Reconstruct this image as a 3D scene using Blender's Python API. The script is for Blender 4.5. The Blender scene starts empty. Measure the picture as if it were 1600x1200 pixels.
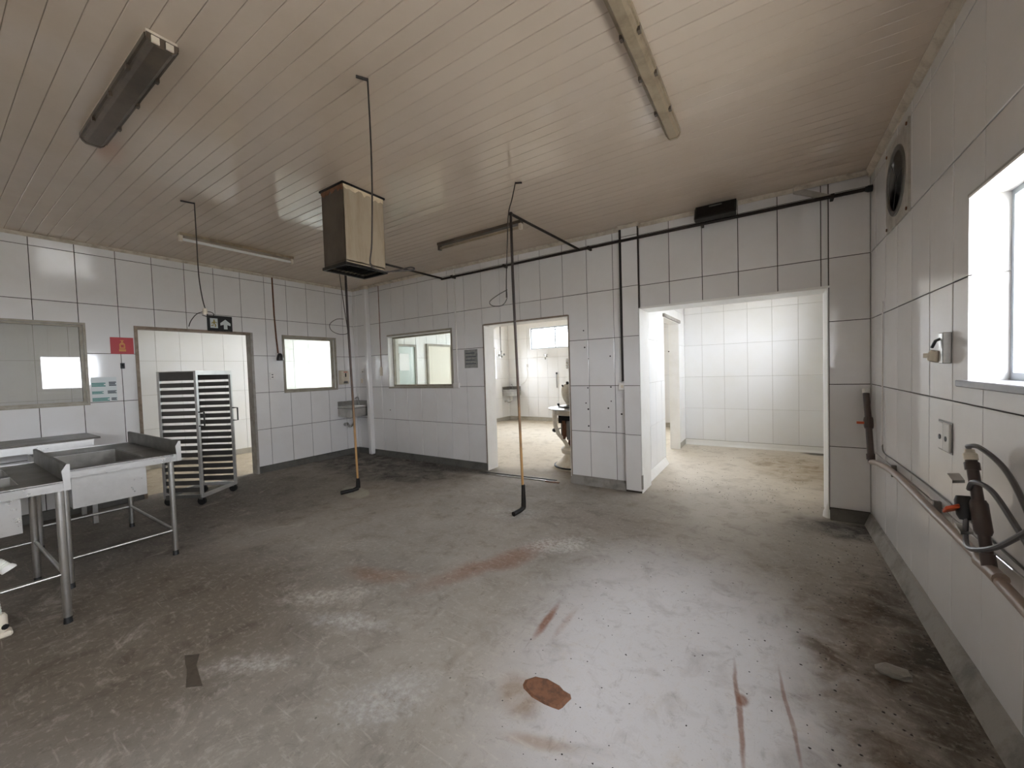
import bpy, bmesh, math, random
from mathutils import Vector, Matrix, Euler
random.seed(7)
S = bpy.context.scene
COL = S.collection
PI = math.pi
# ------------------------------------------------------------------ camera, sky, exposure
F_PX, YAW, PITCH, ROLL, EYE = 612.87, 0.5818, -0.0332, -0.0316, 1.5323
cam_d = bpy.data.cameras.new('camera')
cam_d.sensor_fit = 'HORIZONTAL'
cam_d.sensor_width = 36.0
cam_d.lens = 36.0 * F_PX / 1600.0
cam_d.clip_start = 0.02
cam = bpy.data.objects.new('camera', cam_d)
COL.objects.link(cam)
cy, sy, cp, sp = math.cos(YAW), math.sin(YAW), math.cos(PITCH), math.sin(PITCH)
fwd = Vector((-sy * cp, cy * cp, sp))
r0 = Vector((cy, sy, 0)); u0 = r0.cross(fwd)
rt = math.cos(ROLL) * r0 + math.sin(ROLL) * u0
up = -math.sin(ROLL) * r0 + math.cos(ROLL) * u0
M4 = Matrix((rt, up, -fwd)).transposed().to_4x4()
M4.translation = Vector((0, 0, EYE))
cam.matrix_world = M4
S.camera = cam

SKY = 9.0
world = bpy.data.worlds.new('overcast_sky')
S.world = world
world.use_nodes = True
wn = world.node_tree.nodes
bgn = wn.get('Background') or wn.new('ShaderNodeBackground')
bgn.inputs['Color'].default_value = (0.93, 0.98, 1.06, 1)
bgn.inputs['Strength'].default_value = SKY
S.view_settings.view_transform = 'Standard'
S.view_settings.look = 'None'
S.view_settings.gamma = 1.0
S.view_settings.use_curve_mapping = False
S.view_settings.exposure = 1.55
cyc = S.cycles
cyc.max_bounces = 14
cyc.diffuse_bounces = 9
cyc.glossy_bounces = 5
cyc.transmission_bounces = 8
cyc.transparent_max_bounces = 12
cyc.use_denoising = True
cyc.caustics_reflective = False
cyc.caustics_refractive = False
cyc.sample_clamp_indirect = 12.0

def portal(loc, direction, sx, sz):
    """sampling portal for the daylight coming through a window (gives off no light of its own)"""
    d = bpy.data.lights.new('window_portal', 'AREA')
    d.shape = 'RECTANGLE'; d.size = sx; d.size_y = sz
    d.cycles.is_portal = True
    o = bpy.data.objects.new('window_portal', d)
    COL.objects.link(o)
    o.location = loc
    o.rotation_euler = Vector(direction).to_track_quat('-Z', 'Z').to_euler()

# ------------------------------------------------------------------ room numbers
XR, YB, XL, ZC = 0.7776, 4.8284, -6.9026, 3.2347
YF = -3.2                      # wall behind the camera
Z0, RH = 0.1076, 0.6           # first tile row, row height
TP = 0.345                     # tile column pitch
YB2 = 5.08                     # far face of the back wall
XL2 = -7.05
MY = 10.35                     # far wall of the middle room
RY = 8.23                      # far wall of the right-hand room
RX = -1.38                     # left wall of the right-hand room
CX = -9.1                      # far wall of the corridor

portal((XR + 0.2, 2.18, 1.84), (-1, 0, 0), 1.0, 0.86)
portal((XR + 0.2, .38, 1.84), (-1, 0, 0), 1.1, 0.86)
portal((XR + 0.2, -1.9, 1.85), (-1, 0, 0), 1.9, 1.1)
portal((-5.2, MY + 0.2, 2.49), (0, -1, 0), 1.8, 0.64)
portal((-3.15, MY + 0.2, 2.17), (0, -1, 0), 1.7, 1.35)
portal((XL - .3, 9.3, 1.78), (1, 0, 0), .75, .95)
portal((XR + 0.2, 6.52, 2.21), (-1, 0, 0), 1.55, 0.93)
portal((-8.1, 6.25, 1.9), (0, -1, 0), 1.7, 1.3)

# ------------------------------------------------------------------ materials
def mat(name, base, rough=0.5, metal=0.0, noise=0.0, nscale=6.0, dark=None, stretch=(1, 1, 1), bump=0.0,
        bscale=60.0, spec=0.5, rand=0.0, rvar=0.0, coat=0.0):
    m = bpy.data.materials.new(name); m.use_nodes = True
    nt = m.node_tree; n = nt.nodes; L = nt.links
    p = n['Principled BSDF']
    p.inputs['Roughness'].default_value = rough
    p.inputs['Metallic'].default_value = metal
    p.inputs['Specular IOR Level'].default_value = spec
    p.inputs['Coat Weight'].default_value = coat
    p.inputs['Base Color'].default_value = (*base, 1)
    out = None
    if noise > 0 or bump > 0 or rvar > 0:
        g = n.new('ShaderNodeNewGeometry')
        mp = n.new('ShaderNodeMapping'); mp.inputs['Scale'].default_value = stretch
        L.new(g.outputs['Position'], mp.inputs['Vector'])
    if noise > 0:
        dk = dark or tuple(c * 0.45 for c in base)
        t = n.new('ShaderNodeTexNoise'); t.inputs['Scale'].default_value = nscale
        t.inputs['Detail'].default_value = 8; t.inputs['Roughness'].default_value = 0.65
        L.new(mp.outputs[0], t.inputs['Vector'])
        r = n.new('ShaderNodeMapRange'); r.inputs['From Min'].default_value = 0.45
        r.inputs['From Max'].default_value = 0.75; r.inputs['To Max'].default_value = noise
        L.new(t.outputs['Fac'], r.inputs['Value'])
        mx = n.new('ShaderNodeMix'); mx.data_type = 'RGBA'
        mx.inputs['A'].default_value = (*base, 1); mx.inputs['B'].default_value = (*dk, 1)
        L.new(r.outputs[0], mx.inputs['Factor'])
        out = mx.outputs['Result']
        if rvar > 0:
            r2 = n.new('ShaderNodeMapRange'); r2.inputs['To Min'].default_value = max(0, rough - rvar)
            r2.inputs['To Max'].default_value = rough + rvar
            L.new(t.outputs['Fac'], r2.inputs['Value']); L.new(r2.outputs[0], p.inputs['Roughness'])
    if rand > 0:
        oi = n.new('ShaderNodeObjectInfo')
        r = n.new('ShaderNodeMapRange'); r.inputs['To Min'].default_value = 1 - rand; r.inputs['To Max'].default_value = 1.0
        L.new(oi.outputs['Random'], r.inputs['Value'])
        hs = n.new('ShaderNodeHueSaturation')
        L.new(r.outputs[0], hs.inputs['Value'])
        if out: L.new(out, hs.inputs['Color'])
        else: hs.inputs['Color'].default_value = (*base, 1)
        out = hs.outputs[0]
    if out: L.new(out, p.inputs['Base Color'])
    if bump > 0:
        t2 = n.new('ShaderNodeTexNoise'); t2.inputs['Scale'].default_value = bscale; t2.inputs['Detail'].default_value = 4
        L.new(mp.outputs[0], t2.inputs['Vector'])
        b = n.new('ShaderNodeBump'); b.inputs['Strength'].default_value = bump; b.inputs['Distance'].default_value = 0.01
        L.new(t2.outputs['Fac'], b.inputs['Height']); L.new(b.outputs[0], p.inputs['Normal'])
    return m

def glass(name, tint=(1, 1, 1), refl=1.0, rough=0.0, haze=0.0, haze_col=(.8, .85, .8)):
    m = bpy.data.materials.new(name); m.use_nodes = True
    nt = m.node_tree; n = nt.nodes; L = nt.links
    n.remove(n['Principled BSDF'])
    tr = n.new('ShaderNodeBsdfTransparent'); tr.inputs[0].default_value = (*tint, 1)
    gl = n.new('ShaderNodeBsdfGlossy'); gl.inputs['Roughness'].default_value = rough
    fr = n.new('ShaderNodeFresnel'); fr.inputs['IOR'].default_value = 1.52
    ml = n.new('ShaderNodeMath'); ml.operation = 'MULTIPLY'; ml.inputs[1].default_value = refl; ml.use_clamp = True
    L.new(fr.outputs[0], ml.inputs[0])
    gg = n.new('ShaderNodeNewGeometry')            # both faces of the pane reflect like glass seen from air
    ii = n.new('ShaderNodeMapRange'); ii.inputs['To Min'].default_value = 1.52; ii.inputs['To Max'].default_value = 1 / 1.52
    L.new(gg.outputs['Backfacing'], ii.inputs['Value']); L.new(ii.outputs[0], fr.inputs['IOR'])
    mx = n.new('ShaderNodeMixShader'); L.new(ml.outputs[0], mx.inputs[0])
    src = tr.outputs[0]
    if haze > 0:
        df = n.new('ShaderNodeBsdfDiffuse'); df.inputs[0].default_value = (*haze_col, 1)
        m2 = n.new('ShaderNodeMixShader'); m2.inputs[0].default_value = haze
        L.new(tr.outputs[0], m2.inputs[1]); L.new(df.outputs[0], m2.inputs[2]); src = m2.outputs[0]
    L.new(src, mx.inputs[1]); L.new(gl.outputs[0], mx.inputs[2])
    L.new(mx.outputs[0], n['Material Output'].inputs['Surface'])
    return m

TILE = mat('white_glazed_tile', (.78, .765, .75), 0.07, noise=.30, nscale=1.6, dark=(.62, .57, .51), rand=.05, bump=.015, bscale=5, spec=.7)
TILE_B = mat('white_glazed_tile_clean', (.80, .80, .795), 0.35, noise=.3, nscale=1.3, dark=(.72, .69, .58), rand=.04)
GROUT = mat('dirty_grout', (.055, .042, .03), .9, noise=.6, nscale=4, dark=(.03, .025, .02))
GROUT_B = mat('pale_grout', (.42, .40, .35), .9, noise=.6, nscale=4, dark=(.25, .23, .19))
PLASTER = mat('white_plaster', (.78, .77, .74), .8, noise=.3, nscale=3, dark=(.6, .57, .5))
REVEAL = mat('painted_reveal', (.84, .83, .80), .35, noise=.25, nscale=5, dark=(.6, .55, .46))
PVC = mat('ceiling_pvc', (.61, .51, .41), .09, noise=.45, nscale=1.1, dark=(.46, .37, .275), rand=.05)
CEIL_TOP = mat('ceiling_backing', (.20, .16, .115), .9)
PVCTRIM = mat('pvc_trim', (.60, .53, .43), .35, noise=.7, nscale=9, dark=(.22, .16, .10))
CONC = mat('dirty_concrete', (.29, .27, .24), .85, noise=.9, nscale=5, dark=(.10, .09, .075), bump=.3)
CONC_P = mat('pale_concrete', (.42, .39, .33), .85, noise=.8, nscale=5, dark=(.25, .21, .15), bump=.3)
CONC_D = mat('dark_wet_concrete', (.115, .11, .095), .7, noise=.8, nscale=5, dark=(.035, .035, .032), bump=.3)
YARD = mat('yard_concrete', (.5, .48, .44), .9, noise=.4, nscale=.5)
STEEL = mat('worn_stainless', (.50, .49, .465), .34, 1.0, noise=.6, nscale=7, dark=(.27, .25, .22), rvar=.12)
STEEL_L = mat('stainless_sheet', (.62, .61, .59), .30, .9, noise=.5, nscale=5, dark=(.40, .38, .35), rvar=.12)
STEEL_D = mat('dull_steel', (.20, .19, .175), .42, .75, noise=.6, nscale=6, dark=(.09, .085, .075))
ALU = mat('rack_aluminium', (.55, .54, .52), .42, .6, noise=.3, nscale=9)
RACKDARK = mat('dark_rack_steel', (.085, .078, .07), .5, .35, noise=.4, nscale=8)
GRIMY_SHADE = mat('grimy_shaded_steel', (.10, .09, .076), .42, .45, noise=.8, nscale=5, dark=(.05, .045, .036), rvar=.12)  # grimy steel; shade of the splash backs also put into its colour
FANBACK = mat('fan_back_plate', (.66, .66, .68), .4, .2)
FANPANEL = mat('fan_panel', (.46, .43, .38), .5, noise=.7, nscale=9, dark=(.2, .17, .13))
BOWL_DARK = mat('dark_bowl_skin', (.24, .225, .20), .45, .5, noise=.8, nscale=5, dark=(.10, .09, .075))  # inner skin added to darken the bowl inside
FRAME = mat('olive_grey_frame', (.34, .31, .25), .5, noise=.7, nscale=8, dark=(.17, .13, .08))
RUSTFRAME = mat('rusty_door_frame', (.27, .21, .155), .6, noise=.8, nscale=12, dark=(.10, .06, .035))
GREYFRAME = mat('grey_door_jamb', (.33, .31, .28), .55, noise=.6, nscale=10, dark=(.12, .09, .06))
BROWNPIPE = mat('brown_pvc_pipe', (.075, .05, .04), .42, noise=.5, nscale=9, dark=(.04, .03, .025))
TANPIPE = mat('faded_brown_pipe', (.34, .265, .215), .45, noise=.5, nscale=9, dark=(.2, .14, .11))
DARKPIPE = mat('dark_brown_pipe', (.028, .02, .016), .5, noise=.5, nscale=12, dark=(.013, .01, .008), spec=.3)
BLACK = mat('black_plastic', (.010, .0095, .009), .45)
BLACKG = mat('greasy_black', (.008, .007, .006), .5, noise=.6, nscale=14, dark=(.02, .014, .009), spec=.3)
CABLE = mat('grimy_cable', (.028, .02, .015), .6)
WHITE = mat('white_plastic', (.72, .70, .66), .4, noise=.3, nscale=14, dark=(.5, .45, .38))
CREAM = mat('yellowed_plastic', (.64, .57, .46), .45, noise=.4, nscale=14, dark=(.4, .32, .22))
BEIGE = mat('beige_enamel', (.66, .60, .49), .4, noise=.6, nscale=8, dark=(.40, .26, .14))
RUST = mat('rust', (.19, .085, .042), .85, noise=1, nscale=24, dark=(.06, .03, .02), bump=.5)
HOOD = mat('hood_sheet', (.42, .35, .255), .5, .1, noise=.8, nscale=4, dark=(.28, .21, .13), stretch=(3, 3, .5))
HOOD_SHADE = mat('shaded_hood_sheet', (.10, .078, .056), .5, .1, noise=.9, nscale=3, dark=(.035, .027, .02), stretch=(2, 2, 1))  # hood sheet with the shade of its unlit side painted in
GREASE = mat('grease_streak', (.74, .62, .44), .4, noise=.6, nscale=16, dark=(.35, .22, .1))
LAMPBODY = mat('dirty_lamp_cover', (.34, .27, .18), .42, noise=1, nscale=3.5, dark=(.10, .07, .042), rvar=.1)
LAMPBODY_D = mat('sooty_lamp_cover', (.105, .078, .054), .36, noise=1, nscale=3.5, dark=(.045, .035, .025), rvar=.1)
TUBE = mat('fluorescent_tube_off', (.72, .71, .68), .25)
ORANGE = mat('orange_valve', (.62, .10, .03), .45)
RED = mat('red_sign', (.42, .025, .03), .4)
YELLOW = mat('faded_yellow_print', (.58, .25, .06), .5)
OLIVE = mat('olive_print', (.30, .22, .03), .5)
TEAL = mat('teal_print', (.05, .22, .19), .5)
INK = mat('dark_print', (.06, .07, .08), .5)
PAPER = mat('poster_paper', (.60, .64, .63), .4)
NOTICE = mat('grey_notice', (.30, .30, .28), .25, noise=.9, nscale=22, dark=(.15, .15, .145))
HOSE = mat('grey_hose', (.11, .105, .105), .4, noise=.4, nscale=20)
HOSEW = mat('white_corrugated_hose', (.70, .70, .62), .45, noise=.5, nscale=14, dark=(.45, .42, .32))
RUBBER = mat('black_rubber', (.02, .02, .02), .7)
CHROME = mat('dull_chrome', (.55, .54, .52), .25, 1.0)
STONE = mat('grey_stone_sill', (.20, .19, .195), .35, noise=.5, nscale=30, dark=(.1, .1, .1))
ALUWIN = mat('window_aluminium', (.42, .46, .50), .35, .4)
GLASS = glass('window_glass')
GLASS_IN = glass('interior_glass', (.93, .96, .94), 1.1)
GLASS_M = glass('old_interior_glass', (.88, .88, .87), 1.2, haze=.12, haze_col=(.5, .5, .48))
FROST = mat('frosted_pane', (.50, .57, .54), .25)
PANEL = mat('beige_door_panel', (.80, .76, .66), .5)
DEBRIS = mat('floor_crumbs', (.40, .36, .29), .9, noise=.9, nscale=30, dark=(.05, .045, .04), rand=.5)

# pole whose brown paint has come away low down
def pole_mat():
    m = mat('rusty_pole', (.055, .035, .027), .5)
    n = m.node_tree.nodes; L = m.node_tree.links; p = n['Principled BSDF']
    g = n.new('ShaderNodeNewGeometry'); s = n.new('ShaderNodeSeparateXYZ'); L.new(g.outputs['Position'], s.inputs[0])
    t = n.new('ShaderNodeTexNoise'); t.inputs['Scale'].default_value = 7; L.new(g.outputs['Position'], t.inputs['Vector'])
    a = n.new('ShaderNodeMath'); a.operation = 'ADD'; L.new(s.outputs['Z'], a.inputs[0]); L.new(t.outputs['Fac'], a.inputs[1])
    r = n.new('ShaderNodeValToRGB'); e = r.color_ramp.elements
    mr = n.new('ShaderNodeMapRange'); mr.inputs['From Min'].default_value = .3; mr.inputs['From Max'].default_value = 3.0
    L.new(a.outputs[0], mr.inputs['Value']); L.new(mr.outputs[0], r.inputs[0])
    e[0].position = 0.0; e[0].color = (.40, .22, .075, 1)
    e[1].position = 1.0; e[1].color = (.03, .02, .017, 1)
    for pos, c in ((.33, (.42, .235, .09, 1)), (.47, (.20, .115, .06, 1)), (.62, (.085, .05, .036, 1))):
        x = r.color_ramp.elements.new(pos); x.color = c
    L.new(r.outputs[0], p.inputs['Base Color'])
    return m
POLE = pole_mat()

# floor of the main room: grime, rust, pale wear and broad darker and lighter patches, each with a place of its own
def floor_mat(name, base_a, base_b, blobs, streak=True, rough=.78):
    m = bpy.data.materials.new(name); m.use_nodes = True
    nt = m.node_tree; n = nt.nodes; L = nt.links; p = n['Principled BSDF']
    p.inputs['Specular IOR Level'].default_value = .3
    g = n.new('ShaderNodeNewGeometry')
    def noise(scale, detail=8, ro=.62, stretch=None, rot=0, dist=0):
        t = n.new('ShaderNodeTexNoise'); t.inputs['Scale'].default_value = scale; t.inputs['Detail'].default_value = detail
        t.inputs['Roughness'].default_value = ro; t.inputs['Distortion'].default_value = dist
        if stretch:
            mp = n.new('ShaderNodeMapping'); mp.inputs['Scale'].default_value = stretch; mp.inputs['Rotation'].default_value = (0, 0, rot)
            L.new(g.outputs['Position'], mp.inputs['Vector']); L.new(mp.outputs[0], t.inputs['Vector'])
        else: L.new(g.outputs['Position'], t.inputs['Vector'])
        return t
    def rng(sock, a, b, c=0., d=1., smooth=False):
        r = n.new('ShaderNodeMapRange'); r.clamp = True
        if smooth: r.interpolation_type = 'SMOOTHSTEP'
        for k, v in zip(('From Min', 'From Max', 'To Min', 'To Max'), (a, b, c, d)): r.inputs[k].default_value = v
        L.new(sock, r.inputs['Value']); return r.outputs[0]
    def mixc(fac, A, col, mode='MIX'):
        x = n.new('ShaderNodeMix'); x.data_type = 'RGBA'; x.blend_type = mode
        L.new(fac, x.inputs['Factor'])
        if isinstance(A, tuple): x.inputs['A'].default_value = (*A, 1)
        else: L.new(A, x.inputs['A'])
        x.inputs['B'].default_value = (*col, 1)
        return x.outputs['Result']
    def mul(a, b):
        x = n.new('ShaderNodeMath'); x.operation = 'MULTIPLY'; L.new(a, x.inputs[0])
        if isinstance(b, float): x.inputs[1].default_value = b
        else: L.new(b, x.inputs[1])
        return x.outputs[0]
    big = noise(.9); mid = noise(4.5, dist=.6); fine = noise(28, 6, .7); grit = noise(110, 3)
    warp = noise(2.2, 5, .6)
    wv = n.new('ShaderNodeVectorMath'); wv.operation = 'SUBTRACT'; wv.inputs[1].default_value = (.5, .5, .5)
    L.new(warp.outputs['Color'], wv.inputs[0])
    col = mixc(rng(big.outputs['Fac'], .35, .65), base_a, base_b)
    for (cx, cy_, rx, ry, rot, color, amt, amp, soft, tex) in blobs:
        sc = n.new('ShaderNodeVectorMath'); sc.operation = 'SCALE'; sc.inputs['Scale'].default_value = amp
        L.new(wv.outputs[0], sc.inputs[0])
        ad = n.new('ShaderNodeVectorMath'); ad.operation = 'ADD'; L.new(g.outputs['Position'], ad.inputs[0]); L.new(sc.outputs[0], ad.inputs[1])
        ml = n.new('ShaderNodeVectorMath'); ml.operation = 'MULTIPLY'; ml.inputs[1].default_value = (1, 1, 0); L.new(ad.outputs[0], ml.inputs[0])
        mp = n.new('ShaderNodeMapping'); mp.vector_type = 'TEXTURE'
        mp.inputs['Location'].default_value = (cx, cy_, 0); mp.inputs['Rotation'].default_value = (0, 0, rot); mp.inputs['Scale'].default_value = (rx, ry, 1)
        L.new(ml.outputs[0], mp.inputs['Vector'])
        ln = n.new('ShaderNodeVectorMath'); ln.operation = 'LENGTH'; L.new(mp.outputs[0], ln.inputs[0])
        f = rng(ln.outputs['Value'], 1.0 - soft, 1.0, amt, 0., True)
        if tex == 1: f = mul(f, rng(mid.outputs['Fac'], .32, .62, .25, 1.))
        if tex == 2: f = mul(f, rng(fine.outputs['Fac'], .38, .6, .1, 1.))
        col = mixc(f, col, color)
    # worn speckle over everything
    col = mixc(rng(mid.outputs['Fac'], .52, .72, 0, .5), col, (.50, .46, .42), 'MULTIPLY')
    col = mixc(rng(fine.outputs['Fac'], .53, .74, 0, .45), col, tuple(min(1, c * 1.5) for c in base_a))
    col = mixc(rng(grit.outputs['Fac'], .62, .75, 0, .5), col, (.4, .38, .35), 'MULTIPLY')
    if streak:
        s1 = noise(5, 5, .6, (1.0, 9, 1), .55, .4)
        col = mixc(rng(s1.outputs['Fac'], .60, .78, 0, .40), col, tuple(min(1, c * 1.7) for c in base_a))
        s2 = noise(6, 5, .6, (10, .8, 1), .35, .3)
        col = mixc(rng(s2.outputs['Fac'], .63, .80, 0, .4), col, (.45, .42, .39), 'MULTIPLY')
    med = noise(13, 7, .7, dist=1.0)
    col = mixc(rng(med.outputs['Fac'], .55, .70, 0, .42), col, (.45, .42, .38), 'MULTIPLY')
    pat = noise(2.1, 7, .75, dist=1.6)
    col = mixc(mul(rng(pat.outputs['Fac'], .56, .68, 0, .5), rng(med.outputs['Fac'], .40, .58, .2, 1.)), col, tuple(min(1, c * 1.45) for c in base_a))
    L.new(col, p.inputs['Base Color'])
    L.new(rng(mid.outputs['Fac'], .3, .7, rough - .12, rough + .15), p.inputs['Roughness'])
    b = n.new('ShaderNodeBump'); b.inputs['Strength'].default_value = .28; b.inputs['Distance'].default_value = .006
    L.new(fine.outputs['Fac'], b.inputs['Height']); L.new(b.outputs[0], p.inputs['Normal'])
    return m
DK = (.055, .050, .044); BR = (.115, .08, .05); RS = (.20, .085, .045); PALE = (.575, .56, .56); CEM = (.40, .37, .31)
FLOOR = floor_mat('stained_concrete_floor', (.33, .295, .255), (.235, .21, .18), [
    # cx   cy    rx   ry   rot  colour amount warp soft tex
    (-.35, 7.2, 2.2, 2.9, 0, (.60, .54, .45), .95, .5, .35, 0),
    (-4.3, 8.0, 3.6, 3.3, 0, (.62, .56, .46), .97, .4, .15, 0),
    (.3, 6.9, .8, 1.3, .2, (.33, .25, .15), .7, .4, .7, 1),
    (.7, 8.15, .35, .2, 0, (.06, .06, .05), .9, .15, .6, 0),
    (-5.5, 10.1, 1.6, .4, 0, (.36, .28, .17), .6, .3, .7, 1),
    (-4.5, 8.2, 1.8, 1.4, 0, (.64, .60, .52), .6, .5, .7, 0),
    (-1.3, 3.75, 1.2, .55, .2, (.22, .185, .155), .6, .5, .8, 0),
    (-.42, 2.1, 1.15, 1.75, .2, PALE, .85, .45, .7, 0),  # pale worn patch with the window light painted in as well
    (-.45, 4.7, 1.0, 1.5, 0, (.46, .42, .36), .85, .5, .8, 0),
    (-3.0, 4.9, .9, .35, 0, (.45, .40, .32), .8, .25, .8, 1),
    (-5.6, 4.3, 2.3, .95, -.05, DK, .92, .5, .55, 1),
    (-4.4, 4.75, 1.2, .35, 0, DK, .85, .25, .6, 0),
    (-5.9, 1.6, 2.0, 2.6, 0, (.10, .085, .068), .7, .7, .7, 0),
    (-3.5, .7, 2.0, 1.35, .25, (.12, .094, .066), .82, .5, .65, 0),  # broad darker brown over the left front of the floor
    (.60, 2.55, .62, 1.55, -.06, BR, .95, .35, .55, 1),
    (.74, 2.3, .36, 2.2, 0, (.05, .042, .03), .95, .25, .7, 1),
    (.55, 4.55, .5, .32, 0, DK, .9, .2, .6, 1),
    (.55, 1.3, .65, .6, 0, (.10, .075, .05), .7, .4, .6, 1),
    (-1.85, 2.5, .17, .85, -.42, RS, .6, .3, .8, 0),
    (-2.5, 1.9, .5, .13, .35, (.27, .13, .07), .5, .3, .9, 1),
    (-1.155, 2.06, .035, .24, .06, RS, .85, .08, .7, 0),
    (-1.05, 2.1, .035, .22, .0, (.26, .13, .07), .6, .08, .8, 1),
    (-.125, 1.93, .016, .42, .12, RS, .75, .05, .6, 0),
    (.06, 2.02, .012, .38, .12, RS, .6, .05, .6, 0),
    (-.12, 2.0, .03, .05, 0, RS, .8, .06, .6, 0),
    (-1.0, 1.52, .18, .14, -.5, (.24, .15, .08), .6, .1, .6, 1),
    (-.8, 1.36, .22, .05, .3, (.25, .15, .07), .5, .12, .8, 0),
    (-2.35, 3.45, .42, .22, .3, (.45, .43, .40), .55, .25, .7, 2),
    (-1.55, 3.0, .45, .22, .8, (.60, .57, .54), .65, .35, .8, 2),
    (-2.6, 1.55, .5, .16, .75, (.48, .44, .39), .75, .35, .8, 2),
    (-2.2, 1.45, .5, .13, .3, (.50, .48, .46), .65, .35, .9, 2),
    (-2.35, .95, .35, .12, .8, (.48, .45, .41), .7, .3, .9, 2),
    (-1.55, 1.15, .35, .2, .8, (.42, .41, .40), .7, .3, .9, 2),
    (-3.2, 2.1, .5, .2, .5, (.38, .34, .29), .5, .35, .9, 2),
    (-4.58, 3.12, .38, .17, -.35, CEM, .95, .10, .25, 0),
    (-1.75, 4.85, .6, .25, 0, (.13, .10, .07), .7, .25, .6, 1),
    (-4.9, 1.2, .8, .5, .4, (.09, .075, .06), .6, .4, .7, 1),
])
FLOOR_C = floor_mat('beige_corridor_floor', (.46, .39, .29), (.38, .31, .22), [], streak=False)

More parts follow.
